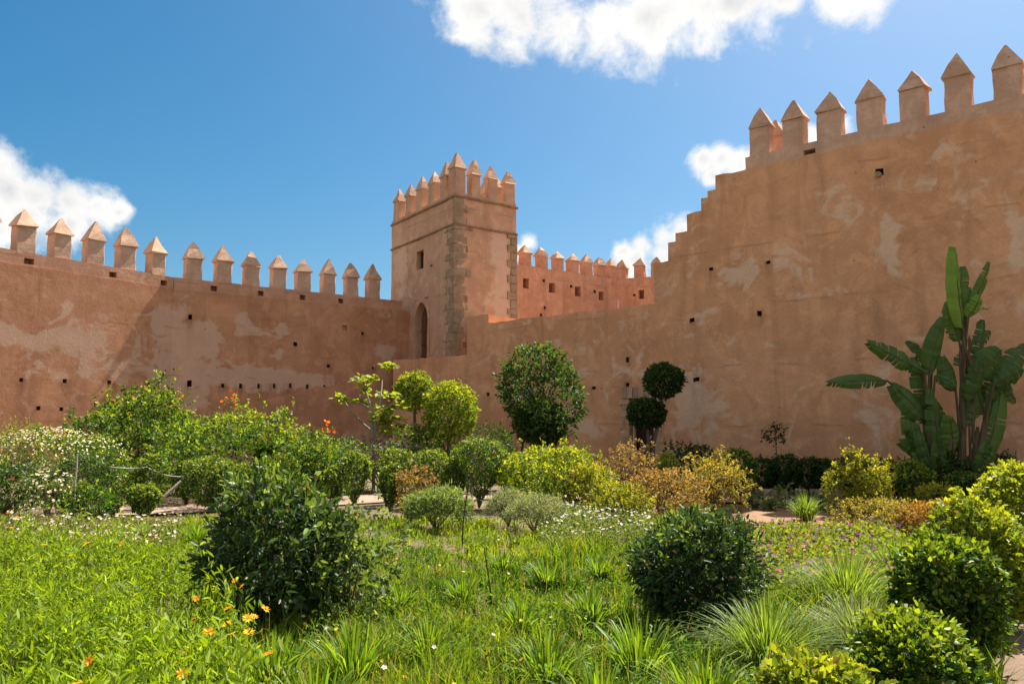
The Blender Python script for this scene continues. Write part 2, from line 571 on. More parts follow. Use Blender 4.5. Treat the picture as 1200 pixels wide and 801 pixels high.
def wall_mesh(name, d, nrm, thick, profile, holes, step=.3, seed=0., wear=(), zmin=-.3, amp=1.0, topw=.02):
    """wall in local coordinates: runs along d, front face looks along nrm; profile = [(t0,t1,top)], holes = [(t0,t1,z0,z1,depth)]"""
    t_req = sorted({round(x, 4) for p in profile for x in p[:2]} | {round(x, 4) for h in holes for x in h[:2]})
    z_req = sorted({round(p[2], 4) for p in profile} | {round(x, 4) for h in holes for x in h[2:4]} | {zmin})
    def grid(req, lo, hi):
        g = list(req)
        ra = np.array(req)
        for x in np.arange(lo, hi, step):
            if np.min(np.abs(ra - x)) > step * .35: g.append(float(x))
        return np.array(sorted(g))
    T = grid(t_req, t_req[0], t_req[-1])
    Zs = grid(z_req, zmin, max(p[2] for p in profile))
    nt_, nz_ = len(T), len(Zs)
    tm = (T[1:] + T[:-1]) / 2
    zm = (Zs[1:] + Zs[:-1]) / 2
    top = np.full(len(tm), -9.)
    for a, b, h in profile:
        top[(tm > a) & (tm < b)] = h
    keep = zm[None, :] < top[:, None]
    hole = np.zeros_like(keep)
    depth = np.zeros(keep.shape)
    for a, b, z0, z1, dp in holes:
        k = ((tm > a) & (tm < b))[:, None] & ((zm > z0) & (zm < z1))[None, :]
        hole |= k
        depth[k] = dp
    TT, ZZ = np.meshgrid(T, Zs, indexing='ij')
    dd = dispn(TT, ZZ, seed) * amp
    dz = topw * (np.sin(TT * 2.7 + seed) * .5 + np.sin(TT * 7.3 + seed * 2) * .5)
    dv, nv = np.array(d), np.array(nrm)
    front = TT[..., None] * dv + dd[..., None] * nv
    front[..., 2] += ZZ + dz
    back = TT[..., None] * dv - thick * nv
    back[..., 2] += ZZ + dz
    nfr = nt_ * nz_
    V = [front.reshape(-1, 3), back.reshape(-1, 3), front.reshape(-1, 3)]
    idx = lambda i, j: i * nz_ + j
    F = []
    I, J = np.nonzero(keep & ~hole)
    F.append(np.stack([idx(I, J), idx(I + 1, J), idx(I + 1, J + 1), idx(I, J + 1)], 1))
    I, J = np.nonzero(keep)
    F.append(np.stack([idx(I, J), idx(I, J + 1), idx(I + 1, J + 1), idx(I + 1, J)], 1) + nfr)
    # rim of the wall
    K = np.zeros((nt_ + 1, nz_ + 1), bool)
    K[1:-1, 1:-1] = keep
    side = []
    ii, jj = np.nonzero(K[1:, 1:-1] != K[:-1, 1:-1])      # vertical edges at T[ii], between jj, jj+1
    side.append(np.stack([idx(ii, jj) + 2 * nfr, idx(ii, jj + 1) + 2 * nfr, idx(ii, jj + 1) + nfr, idx(ii, jj) + nfr], 1))
    ii, jj = np.nonzero(K[1:-1, 1:] != K[1:-1, :-1])      # horizontal edges at Zs[jj]
    side.append(np.stack([idx(ii, jj) + 2 * nfr, idx(ii + 1, jj) + 2 * nfr, idx(ii + 1, jj) + nfr, idx(ii, jj) + nfr], 1))
    F += side
    # recesses
    ev, ef = [], []
    base = 3 * nfr
    for a, b, z0, z1, dp in holes:
        i0, i1 = np.argmin(abs(T - a)), np.argmin(abs(T - b))
        j0, j1 = np.argmin(abs(Zs - z0)), np.argmin(abs(Zs - z1))
        ring = [(i, j0) for i in range(i0, i1)] + [(i1, j) for j in range(j0, j1)] + [(i, j1) for i in range(i1, i0, -1)] + [(i0, j) for j in range(j1, j0, -1)]
        b0 = base + len(ev)
        m = len(ring)
        for i, j in ring: ev.append(front[i, j] - nv * dp)
        for k in range(m):
            ef.append((idx(*ring[k]) + 2 * nfr, idx(*ring[(k + 1) % m]) + 2 * nfr, b0 + (k + 1) % m, b0 + k))
        ev.append(np.mean([ev[b0 - base + k] for k in range(m)], 0))
        for k in range(m): ef.append((b0 + k, b0 + (k + 1) % m, b0 + m, b0 + m))
    if ev: V.append(np.array(ev))
    V = np.concatenate(V)
    Q = np.concatenate(F) if F else np.zeros((0, 4), int)
    flat = list(Q.ravel())
    sizes = [4] * len(Q)
    for f in ef:
        if f[2] == f[3]:
            flat += f[:3]; sizes.append(3)
        else:
            flat += f; sizes.append(4)
    W = np.zeros(nt_ * nz_)
    for t, z, rt, rz, s in wear:
        W += s * np.exp(-(((TT - t) / rt) ** 2 + ((ZZ - z) / rz) ** 2)).ravel()
    fl = np.zeros(len(V))
    fl[:nfr] = W
    fl[2 * nfr:3 * nfr] = W
    st_ = np.zeros(len(V))
    S_ = np.zeros(nt_ * nz_)
    for a, b, z0, z1, dp in holes:
        if dp > .8: S_ += (np.exp(-(((TT - (a + b) / 2) / (.10 + (b - a) * .5)) ** 2)) * np.exp(-np.abs(ZZ - z0) / .5) * (ZZ <= z1)).ravel()
    st_[:nfr] = np.clip(S_, 0, 1)
    sm = np.zeros(len(sizes), bool)
    sm[:int((keep & ~hole).sum())] = True
    me = mesh_np(name, V, np.array(flat), np.array(sizes), floats={'wear': fl, 'stain': st_}, smooth=sm)
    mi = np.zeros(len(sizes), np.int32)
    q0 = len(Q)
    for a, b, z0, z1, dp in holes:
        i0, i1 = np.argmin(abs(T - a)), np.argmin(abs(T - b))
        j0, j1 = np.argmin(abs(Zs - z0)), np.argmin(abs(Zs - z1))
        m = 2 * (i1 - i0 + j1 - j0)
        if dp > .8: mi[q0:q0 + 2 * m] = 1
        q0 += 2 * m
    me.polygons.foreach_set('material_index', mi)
    return me


class Plane:
    """vertical wall plane: base point P, direction by azimuth az (deg right of the view axis)"""
    def __init__(self, P, az, flip=1):
        self.P = Vector((P[0], P[1], 0))
        self.d = Vector((math.sin(R(az)), math.cos(R(az)), 0))
        self.n = Vector((self.d.y, -self.d.x, 0)) * flip      # right-hand side of d
    def tz(self, px, py):
        r = ray(px, py)
        det = r.x * (-self.d.y) + self.d.x * r.y
        k = (self.P.x * (-self.d.y) + self.d.x * self.P.y) / det
        p = Vector((r.x * k, r.y * k, EYE + r.z * k))
        return (p - self.P).dot(self.d), p.z
    def t(self, px, py=500): return self.tz(px, py)[0]
    def pt(self, t, z=0., out=0.): return self.P + self.d * t + self.n * out + Vector((0, 0, z))
    def hole(self, px, py, w, h, depth=.9):
        w, h = (w * 1.15, h * 1.1) if w < 6 else (w, h)
        a, z0 = self.tz(px - w / 2, py + h / 2)
        b, z1 = self.tz(px + w / 2, py - h / 2)
        zc = self.tz(px, py)[1]
        hh = abs(z1 - z0) / 2
        return (min(a, b), max(a, b), zc - hh, zc + hh, depth)
    def spot(self, px, py, rx, ry, s):
        t, z = self.tz(px, py)
        t2 = self.tz(px + rx, py)[0]
        return (t, z, abs(t2 - t), abs(self.tz(px, py - ry)[1] - z), s)
    def rot(self):          # local x along d, local -y along n
        return Matrix((self.d, -self.n, Vector((0, 0, 1)))).transposed()


def merlon_mesh(w, dp, h, cap, j, name):
    """block with softened edges; cap returned as a second mesh"""
    rr = random.Random(j)
    mb = MB()
    b = .025
    prof = [(-w / 2, -dp / 2 + b), (-w / 2 + b, -dp / 2), (w / 2 - b, -dp / 2), (w / 2, -dp / 2 + b), (w / 2, dp / 2 - b), (w / 2 - b, dp / 2), (-w / 2 + b, dp / 2), (-w / 2, dp / 2 - b)]
    zs = [-.06, h * .33, h * .66, h]
    vs = []
    for k, z in enumerate(zs):
        s = 1 - .012 * k
        vs += [(x * s + rr.uniform(-.016, .016), y * s + rr.uniform(-.016, .016), z + (0 if k in (0, 3) else rr.uniform(-.02, .02))) for x, y in prof]
    fs = []
    for k in range(3):
        for i in range(8):
            fs.append((k * 8 + i, k * 8 + (i + 1) % 8, k * 8 + 8 + (i + 1) % 8, k * 8 + 8 + i))
    fs.append(tuple(24 + i for i in range(8)))
    mb.add(vs, fs)
    body = mb.mesh(name)
    mc = MB()
    e = .03
    x, y = w / 2 + e, dp / 2 + e
    q = lambda: rr.uniform(-.034, .034)
    cap *= rr.uniform(.88, 1.08)
    ox, oy = rr.uniform(-.04, .04), rr.uniform(-.03, .03)
    vs = []
    for z, s in ((h - .012, .985), (h + .045, 1.0), (h + .05 + cap * .5, .52), (h + cap, .09)):
        u_ = 1 - s
        vs += [(a_ * x * s + ox * u_ + q(), b2 * y * s + oy * u_ + q(), z + q() * .6) for a_, b2 in ((-1, -1), (1, -1), (1, 1), (-1, 1))]
    fs = [(3, 2, 1, 0)]
    for k in range(3):
        for i in range(4): fs.append((k * 4 + i, k * 4 + (i + 1) % 4, k * 4 + 4 + (i + 1) % 4, k * 4 + 4 + i))
    fs.append((12, 13, 14, 15))
    mc.add(vs, fs)
    return body, mc.mesh(name + '_cap')


def merlons(parent, plane, ts, z, w, dp, h, cap, back, rnd=.05, mats=None, first_depth=None):
    mats = mats or (M_PARA, M_CAP)
    kinds = [merlon_mesh(w, dp, h, cap, k * 7 + len(ts), 'merlon') for k in range(6)]
    for i, t in enumerate(ts):
        if i == 0 and first_depth:
            b_, c_ = merlon_mesh(w, first_depth, h, cap, 99, 'merlon')
            bk = back - dp / 2 + first_depth / 2
        else:
            b_, c_ = kinds[i % 6]
            bk = back
        p = plane.pt(t, z, -bk) - parent.location
        o = link('merlon', b_, mats[0], parent, p)
        o.rotation_euler = (plane.rot() @ Matrix.Rotation(random.uniform(-.06, .06), 3, 'Z') @ Matrix.Rotation(random.uniform(-.02, .02), 3, 'Y')).to_euler()
        s = 1 + random.uniform(-rnd, rnd)
        o.scale = (1 + 1.6 * random.uniform(-rnd, rnd), 1, s + random.uniform(-rnd, rnd))
        link('merlon_cap', c_, mats[1], o)


def parapet(parent, plane, t0, t1, z0, h, dp, back, holes=(), seed=0., mat=None):
    me = wall_mesh('parapet', plane.d, plane.n, dp, [(t0, t1, z0 + h)], list(holes), .3, seed, zmin=z0 - .02, topw=.012, amp=.7)
    o = link('parapet', me, mat or M_PARA, parent, plane.P - plane.n * (back - dp / 2) - parent.location)
    return o


# --- right wall with its stepped shoulder -----------------------------------------
PR = Plane((4.11, 25.0), -49.3, -1)         # d runs away to the far left; front looks at the garden
assert PR.n.dot(Vector((0, -1, 0))) > 0
tp = PR.t
TOPH = 9.0
steps_px = [(838, 212), (829, 224), (821.5, 233), (804.5, 251), (791, 272.5), (782.5, 284), (765.5, 308)]
prof = [(tp(1500), tp(838, 212), TOPH)]
tlast = tp(838, 212)
for k in range(1, len(steps_px)):
    px, py = steps_px[k]
    prof.append((tlast, tp(px, py), PR.tz(px, py)[1]))
    tlast = tp(px, py)
LOWZ = PR.tz(670, 367)[1]
prof.append((tlast, tp(572, 372), LOWZ))
prof.append((tp(572, 372), tp(547, 390), LOWZ + .30))
PLATZ = 4.28
prof.append((tp(547, 390), tp(461, 430), PLATZ))
Rholes = [PR.hole(833, 315, 4, 4), PR.hole(900.5, 307, 4, 4), PR.hole(890, 367, 4.5, 6), PR.hole(811, 375, 5, 5), PR.hole(816, 445, 7, 5),
          PR.hole(735, 422, 3.2, 5.5), PR.hole(735, 451, 3.5, 4), PR.hole(696, 454, 3.5, 3.5), PR.hole(678.5, 455, 3, 3.5), PR.hole(572, 462, 3, 4),
          PR.hole(1031, 203, 9, 10), PR.hole(606, 300 + 178, 2.5, 3)]
d0, d1 = tp(766.5), tp(737.5)
DOORZ = 2.5
Rholes.append((d0, d1, -.3, DOORZ, .55))
Rwear = [PR.spot(870, 320, 22, 14, 1.1), PR.spot(925, 312, 20, 14, .9), PR.spot(1040, 285, 7, 34, 1.3), PR.spot(990, 235, 6, 26, .9), PR.spot(1195, 270, 10, 40, 1.3),
         PR.spot(810, 480, 30, 30, .7), PR.spot(760, 440, 50, 12, .45), PR.spot(690, 500, 30, 15, .7), PR.spot(840, 480, 20, 10, .6), PR.spot(1040, 440, 10, 10, .8), PR.spot(1185, 360, 12, 14, .7)]
me = wall_mesh('rampart_wall', PR.d, PR.n, 1.7, prof, Rholes, .3, 1.3, Rwear, topw=.035)
WR = link('rampart_wall', me, M_WALL, None, PR.P)
tag(WR, 'high ochre rampart wall with stepped shoulder and low doorway', 'wall')
pz = TOPH
parapet(WR, PR, tp(1500), tp(873, 195), pz, .36, .55, .30, [(*sorted((tp(941, 178), tp(955, 178))), pz + .03, pz + .17, .3)], 2.2)
rm = [(888, 165), (927, 150), (969, 135), (1017, 120), (1067, 106), (1120, 92), (1178, 78), (1242, 60), (1310, 40), (1385, 20)]
merlons(WR, PR, [tp(*x) for x in rm], pz + .36, .64, .42, .80, .60, .26, .04)
merlons(WR, PR, [tp(890, 165)], pz + .36, .64, .42, .78, .56, 1.15, .04)
# clay spout in the wall
mb = MB()
sp, sz = PR.tz(1030, 205)
c = PR.pt(sp, sz, 0) - WR.location
mb.tube([c - PR.n * .1, c + PR.n * .09], [.085, .075], 8)
mb.build('drain_spout', M_STONE, WR)

# the low doorway
dw = PR.pt((d0 + d1) / 2, 0, 0) - WR.location
dm = MB()
nb = 5
bw = (d1 - d0) / nb
Mr = PR.rot()
for k in range(nb):
    mbp = MB()
    mbp.box(PR.pt(d0 + bw * (k + .5), 1.22, -.42) - WR.location, bw - .012, .05, 2.44, Mr, .004)
    mbp.build('door_plank', M_WOOD2, WR)
for tt, sgn in ((d0 - .12, -1), (d1 + .12, 1)):         # dressed stone jambs, laid block by block
    z = 0.
    k = 0
    while z < DOORZ - .05:
        h = random.uniform(.16, .22)
        w = .24 if k % 2 else .34
        mbp = MB()
        mbp.box(PR.pt(tt + sgn * (w - .24) / 2, z + h / 2, -.05) - WR.location, w, .16, h - .015, Mr, .006)
        mbp.build('jamb_stone', M_STONE2 if random.random() < .6 else M_TOWER, WR)
        z += h
        k += 1
for k in range(7):
    w = (d1 - d0 + .5) / 7
    mbp = MB()
    mbp.box(PR.pt(d0 - .25 + w * (k + .5), DOORZ + .17, -.05) - WR.location, w - .014, .16, .34, Mr, .006)
    mbp.build('lintel_stone', M_TOWER if k % 2 else M_STONE, WR)
sx = PR.pt(tp(744), 0, .18)
mb = MB()
mb.tube([(0, 0, 0), PR.d * .05 - PR.n * .26 + Vector((0, 0, 2.0))], [.035, .03], 6)
tag(mb.build('wooden_pole', M_PALEW, None, sx), 'pale wooden pole leaning in the low doorway', 'pole')
mb = MB()
mb.tube([(0, 0, 0), PR.d * -.62 - PR.n * .3 + Vector((0, 0, 1.35))], [.03, .026], 6)
tag(mb.build('wooden_stick', M_PALEW, None, PR.pt(tp(745), 0, .40)), 'short pale stick leaning slantwise across the low doorway', 'stick')

# --- left wall, in two straight runs ---------------------------------------------
ZL = 6.45
TC = Vector((-2.225, 30.8, 0))
PTL = Plane((TC.x, TC.y), -33.75, -1)          # tower face towards the left
PTR = Plane((TC.x, TC.y), 53.3, 1)             # tower face towards the right
join = PTL.pt(PTL.t(478.5))
PL1 = Plane((join.x, join.y), 53.3, 1)         # run beside the tower, t grows towards the tower
bend = PL1.pt(PL1.t(204, 335))
PL2 = Plane((bend.x, bend.y), 33.7, 1)
tb = PL1.t(204, 335)
h1 = [PL1.hole(222, 449, 5, 6.5), PL1.hole(261, 452, 3.5, 4), PL1.hole(282, 452, 3.2, 5), PL1.hole(303, 452, 2.6, 5), PL1.hole(321, 452, 2.4, 5),
      PL1.hole(340, 452, 2.6, 5), PL1.hole(360, 452.5, 2.4, 4.5), PL1.hole(380, 452.5, 2.2, 3), PL1.hole(223, 371, 4, 5), PL1.hole(346, 403, 4, 4),
      PL1.hole(385, 429, 3.4, 3.4), PL1.hole(425, 390, 2.4, 3), PL1.hole(404, 384, 5, 5, .12), PL1.hole(437, 431, 2.2, 2.2)]
w1 = [PL1.spot(238, 392, 18, 12, 1.8), (tb, 3.6, 1.3, 1.2, .9), (tb, 5.2, .6, .5, 1.0), PL1.spot(290, 388, 16, 6, 1.6), PL1.spot(332, 386, 9, 8, 1.4), PL1.spot(340, 445, 60, 9, 1.5),
      PL1.spot(270, 440, 40, 12, 1.1), PL1.spot(330, 415, 8, 8, 1.0), PL1.spot(285, 375, 12, 6, 1.), PL1.spot(245, 410, 20, 12, .9), PL1.spot(225, 470, 20, 12, .7),
      PL1.spot(452, 412, 12, 7, 1.4), PL1.spot(430, 485, 20, 20, .4)]
me = wall_mesh('curtain_wall', PL1.d, PL1.n, 1.5, [(tb, 1.2, ZL)], h1, .3, 4.1, w1, amp=.4)
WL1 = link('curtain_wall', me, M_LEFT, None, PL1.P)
tag(WL1, 'shaded crenellated curtain wall running up to the square tower', 'wall')
dr = [PL1.hole(251, 335.5, 8, 6, .3), PL1.hole(306, 342, 7, 5.5, .3), PL1.hole(355, 346, 7, 5.5, .3), PL1.hole(400, 350, 6, 5, .3)]
dr = [(a, b, ZL + .06, ZL + .26, .3) for a, b, *_ in dr]
parapet(WL1, PL1, tb, PL1.t(472, 350), ZL, .42, .5, .28, dr, 3.3, M_PARAL)
merlons(WL1, PL1, [PL1.t(x, y) for x, y in ((228.5, 300), (264, 306), (297, 310), (328.5, 315), (358, 320), (387, 324), (414.5, 328), (440, 330))], ZL + .42, .54, .42, .78, .62, .26, .04)
# thickened foot of the wall below a slanting joint
ta, zb = PL1.tz(262, 478)
tc_, zd = PL1.tz(462, 436)
mb = MB()
vs = []
zend = zd
for (t, z) in ((ta, zb), (tc_, zend)):
    for o_ in (0.10, -.05): vs += [PL1.pt(t, z, o_) - WL1.location, PL1.pt(t, -.3, o_ + (.0)) - WL1.location]
mb.add(vs, [(0, 1, 5, 4), (0, 4, 6, 2), (0, 2, 3, 1), (4, 5, 7, 6)])
mb.build('wall_footing', M_LEFT, WL1)

h2 = [PL2.hole(25, 445, 4, 4), PL2.hole(76, 446, 4.2, 4.2), PL2.hole(128, 448, 3.8, 3.8), PL2.hole(174, 449.5, 3.6, 3.6), PL2.hole(45, 478, 4.4, 4.4), PL2.hole(72, 479, 4, 4)]
w2 = [PL2.spot(186, 376, 8, 12, 1.5), (0, 3.6, 1.3, 1.2, .9), (0, 5.2, .6, .5, 1.0), PL2.spot(30, 395, 70, 14, .9), PL2.spot(110, 400, 30, 26, .6),
      PL2.spot(82, 363, 8, 6, 1.3), PL2.spot(0, 390, 14, 12, 1.3), PL2.spot(70, 430, 90, 12, .55), PL2.spot(60, 480, 80, 20, .35)]
me = wall_mesh('curtain_wall', PL2.d, PL2.n, 1.5, [(PL2.t(-110) - 6, 0., ZL)], h2, .3, 6.1, w2, amp=.2)
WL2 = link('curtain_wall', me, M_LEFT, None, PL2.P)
tag(WL2, 'sunlit crenellated curtain wall beyond the bend, behind white daisies', 'wall')
dr = [(*PL2.hole(x, 320, w, 5)[:2], ZL + .07, ZL + .25, .3) for x, w in ((34, 12), (133, 9), (193, 8))]
parapet(WL2, PL2, PL2.t(-110) - 6, .0, ZL, .42, .5, .28, dr, 5.3, M_PARAL)
merlons(WL2, PL2, [PL2.t(x, y) for x, y in ((-115, 235), (-60, 250), (-10, 262), (33, 270), (75.5, 276), (115, 283), (152.5, 290), (188, 296))], ZL + .42, .56, .42, .78, .62, .26, .04)

# --- the tower ---------------------------------------------------------------------
TW = empty('watchtower', TC)
tag(TW, 'square plastered tower with arched door and stone corner', 'tower')
tl_end = PTL.t(459.3, 280)
tr_end = PTR.t(605, 270)
ZS1 = 9.44            # lower string course
ZS2 = 10.55           # top string course
win = PTL.hole(492, 304.5, 8.5, 25, .4)
dl, dr_ = sorted((PTL.t(484.5, 385), PTL.t(503.5, 385)))
dtop = PTL.tz(494, 350)[1]
door = (dl, dr_, PLATZ - .02, dtop, .6)
hl = [win, door, PTL.hole(505.5, 311, 2.4, 2.4)]
tw_wear = [PTL.spot(470, 310, 8, 20, 1.0), PTL.spot(473, 345, 8, 10, .7)]
link('tower_wall', wall_mesh('tower_wall', PTL.d, PTL.n, .5, [(0, tl_end, ZS2 + .18)], hl, .3, 7.7, tw_wear), M_TOWER, TW)
tw_wear = [PTR.spot(590, 330, 7, 60, 1.5), PTR.spot(582, 290, 8, 25, .7), PTR.spot(572, 350, 6, 8, 1.2)]
link('tower_wall', wall_mesh('tower_wall', PTR.d, PTR.n, .5, [(0, tr_end, ZS2 + .18)], [], .3, 8.7, tw_wear), M_TOWER, TW)
fc = PTL.pt(tl_end) + PTR.d * tr_end           # far corner
PTB1 = Plane((PTL.pt(tl_end).x, PTL.pt(tl_end).y), 53.3, -1)
PTB2 = Plane((PTR.pt(tr_end).x, PTR.pt(tr_end).y), -33.75, 1)
link('tower_wall', wall_mesh('tower_wall', PTB1.d, PTB1.n, .5, [(0, tr_end, ZS2 + .18)], [], .6, 9.7), M_TOWER, TW, PTB1.P - TC)
link('tower_wall', wall_mesh('tower_wall', PTB2.d, PTB2.n, .5, [(0, tl_end, ZS2 + .18)], [], .6, 9.9), M_TOWER, TW, PTB2.P - TC)
mb = MB()
q = [TC, PTL.pt(tl_end), fc, PTR.pt(tr_end)]
mb.add([p - TC + Vector((0, 0, ZS2 - .4)) for p in q], [(0, 3, 2, 1)])
mb.build('roof_deck', M_TERR, TW)
for zz, hh, pr in ((ZS1, .07, .05), (ZS2, .08, .06)):
    for pl, te in ((PTL, tl_end), (PTR, tr_end), (PTB1, tr_end), (PTB2, tl_end)):
        mb = MB()
        nseg = 8
        for k in range(nseg):
            a, b = te * k / nseg, te * (k + 1) / nseg
            if k == 0: a -= pr
            if k == nseg - 1: b += pr
            mb.box(pl.pt((a + b) / 2, zz + random.uniform(-.008, .008), pr / 2 - .03) - TC, b - a + .002, pr + .06, hh, pl.rot(), .008)
        mb.build('string_course', M_BAND, TW)
# merlons round the top
zt = ZS2 + .16
TMAT = (M_TOWER, M_CAP)
merlons(TW, PTL, [PTL.t(x, y) for x, y in ((518, 205), (504, 214), (489.5, 222), (477, 228))] + [tl_end - .32], zt, .52, .34, .86, .60, .2, .03, TMAT)
merlons(TW, PTR, [.25], zt, .50, .50, 1.0, .66, .25, .0, TMAT)
merlons(TW, PTR, [PTR.t(558.5, 205), PTR.t(578.5, 210), tr_end - .26], zt, .46, .36, .86, .60, .2, .03, TMAT)
merlons(TW, PTB1, [tr_end * .36, tr_end * .66, tr_end - .3], zt, .46, .36, .86, .60, .2, .03, TMAT)
merlons(TW, PTB2, [tl_end * x for x in (.2, .38, .56, .74)], zt, .52, .34, .86, .60, .2, .03, TMAT)
# corner stones: one block after another up the near corner and the right-hand corner
rq = random.Random(21)
z = PLATZ - .5
k = 0
while z < ZS1 - .06:
    h = rq.uniform(.24, .36)
    if z + h > ZS1 - .04: h = ZS1 - .04 - z
    if h < .08: break
    for pl, w0, w1_ in ((PTL, .46, .58), (PTR, .44, .56)):
        w = (w0 if k % 2 else w1_) * rq.uniform(.85, 1.12)
        mb = MB()
        mb.box(pl.pt(w * .5 - .02, z + h / 2, -.042) - TC, w + .04, .12 + rq.uniform(0, .03), h - rq.uniform(.012, .03), pl.rot(), .022)
        mb.build('quoin_stone', M_STONE, TW)
        if pl is PTL:        # small rubble stones beside the quoins on the door side
            mb = MB()
            w2_ = rq.uniform(.12, .24)
            mb.box(pl.pt(w + .03 + w2_ / 2, z + h / 2, -.03) - TC, w2_, .12 + rq.uniform(0, .03), h * rq.uniform(.55, .85), pl.rot(), .02)
            mb.build('quoin_stone', M_STONE2, TW)
        elif k % 3 == 0:
            mb = MB()
            mb.box(pl.pt(w + .12, z + h / 2, -.035) - TC, .18, .13, h * .8, pl.rot(), .015)
            mb.build('quoin_stone', M_BAND if k % 4 else M_STONE, TW)
    mb = MB()
    w = .30 if k % 2 else .48
    mb.box(PTR.pt(tr_end - w / 2 + .02, z + h / 2, -.03) - TC, w, .14, h - .02, PTR.rot(), .012)
    mb.build('quoin_stone', M_STONE, TW)
    z += h
    k += 1
z = ZS1 + .06
k = 0
while z < ZS2 - .2:
    h = rq.uniform(.22, .32)
    if z + h > ZS2 - .05: h = ZS2 - .05 - z
    mb = MB()
    w = .42 if k % 2 else .58
    mb.box(PTR.pt(w / 2 - .02, z + h / 2, -.045) - TC, w, .14, h - .02, PTR.rot(), .012)
    mb.build('quoin_stone', M_STONE, TW)
    z += h; k += 1
mb = MB()
t_, z_ = PTR.tz(546, 247)
mb.tube([PTR.pt(t_, z_, -.1) - TC, PTR.pt(t_, z_, .1) - TC], [.1, .085], 8)
mb.build('drain_spout', M_STONE, TW)


# pointed arch of the tower door
def arch_pts(hw, z0, zsp, ztop, n=9):
    """half-width hw, springing zsp, apex ztop, slight horseshoe"""
    rgt = []
    for k in range(n + 1):
        s = k / n
        rgt.append((hw * (1 - s ** 2.1), zsp + (ztop - zsp) * (1 - (1 - s) ** 1.35)))
    low = [(hw * .93, z0), (hw * .93, z0 + (zsp - z0) * .5), (hw * .97, zsp - .12)]
    right = low + rgt
    left = [(-x, z) for x, z in right[::-1][1:]]
    return right + left


hw = (dr_ - dl) / 2
tc0 = (dl + dr_) / 2
zsp = PLATZ + (dtop - PLATZ) * .6
A = arch_pts(hw * .80, PLATZ, zsp, dtop - .14)
mb = MB()
P3 = lambda x, z, o_: PTL.pt(tc0 + x, z, o_) - TC
vs, fs = [], []
for x, z in A:
    if z <= zsp: qx, qz = math.copysign(hw + .01, x), z
    else:
        f = (z - zsp) / (dtop - .14 - zsp)
        qx, qz = math.copysign(hw + .01, x) if f < .55 else math.copysign((hw + .01) * (1 - f) / .45, x), zsp + (dtop + .01 - zsp) * min(1, f / .55)
        if abs(x) < 1e-6: qx = 0
    vs += [P3(x, z, -.03), P3(qx, qz, -.03), P3(x, z, -.35)]
for k in range(len(A) - 1):
    a, b = 3 * k, 3 * k + 3
    fs += [(a, b, b + 1, a + 1), (a, a + 2, b + 2, b)]
mb.add(vs, fs)
mb.build('door_arch', M_TOWER, TW)
mb = MB()
B = arch_pts(hw * 1.0, PLATZ, zsp, dtop + .06)
vs, fs = [], []
for (x, z), (x2, z2) in zip(A, B):
    vs += [P3(x * 1.03, z, .03), P3(x2 * 1.12, z2 + .06, .03), P3(x * 1.03, z, -.05), P3(x2 * 1.12, z2 + .06, -.05)]
for k in range(len(A) - 1):
    a, b = 4 * k, 4 * k + 4
    fs += [(a, b, b + 1, a + 1), (a, a + 2, b + 2, b), (a + 1, b + 1, b + 3, a + 3)]
mb.add(vs, fs)
mb.build('arch_trim', M_TOWER, TW)
leafd = empty('door_leaf', P3(0, 0, 0)); leafd.parent = TW
for k in range(6):
    w = hw * 1.7 / 6
    mb = MB()
    mb.box(P3(-hw * .85 + w * (k + .5), (PLATZ + dtop) / 2, -.33) - leafd.location, w - .015, .05, dtop - PLATZ, PTL.rot(), .004)
    mb.build('door_plank', M_WOOD, leafd)
for zz in (.25, .75, 1.3):
    mb = MB()
    mb.box(P3(0, PLATZ + zz, -.29) - leafd.location, hw * 1.6, .04, .1, PTL.rot(), .004)
    mb.build('door_rail', M_WOOD, leafd)
mb = MB()
wc = (win[0] + win[1]) / 2
for s_ in (-1, 1):
    mb.box(PTL.pt(wc + s_ * ((win[1] - win[0]) / 2 - .03), (win[2] + win[3]) / 2, -.22) - TC, .05, .05, win[3] - win[2] - .02, PTL.rot())
for zz in (win[2] + .03, win[3] - .04):
    mb.box(PTL.pt(wc, zz, -.22) - TC, win[1] - win[0] - .12, .045, .05, PTL.rot())
mb.build('window_frame', M_WOOD, TW)
mb = MB()
mb.box(PTL.pt(wc, (win[2] + win[3]) / 2, -.30) - TC, win[1] - win[0] + .04, .04, win[3] - win[2] + .04, PTL.rot())
mb.build('window_shutter', M_WOOD, TW)

# --- court behind the low wall -----------------------------------------------------
PB1 = Plane((.0, 36.0), 53.3, 1)
tb1, tb2 = PB1.t(560), PB1.t(724, 330)
ZB = 8.0
hb = [PB1.hole(616.5, 332, 7, 11, .5), PB1.hole(647, 337, 7, 10.5, .5), PB1.hole(677, 341.5, 7, 10.5, .5), PB1.hole(704.5, 346.5, 6, 9.5, .5),
      PB1.hole(637.5, 328.5, 2.4, 2.4), PB1.hole(669, 335.5, 2.6, 2.6), PB1.hole(697, 341.5, 2.4, 3), PB1.hole(638.5, 360, 2.2, 3), PB1.hole(634, 369, 2.2, 3)]
zc_ = PB1.tz(650, 316)[1]
me = wall_mesh('court_wall', PB1.d, PB1.n, .8, [(tb1, tb2, zc_)], hb, .35, 11.)
WB1 = link('court_wall', me, M_BACK, None, PB1.P)
tag(WB1, 'rose battlemented wall with four square loopholes behind the tower', 'wall')
zt1 = PB1.tz(657, 292)[1]
BM = (M_BACK, M_CAP)
merlons(WB1, PB1, [PB1.t(x, 300) for x in (600, 619, 638.5, 657, 674.5, 691, 706.5, 720)], zc_, .52, .4, (zt1 - zc_) * .58, (zt1 - zc_) * .42, .25, .03, BM)
corner = PB1.pt(tb2)
PB2 = Plane((corner.x, corner.y), 116., 1)
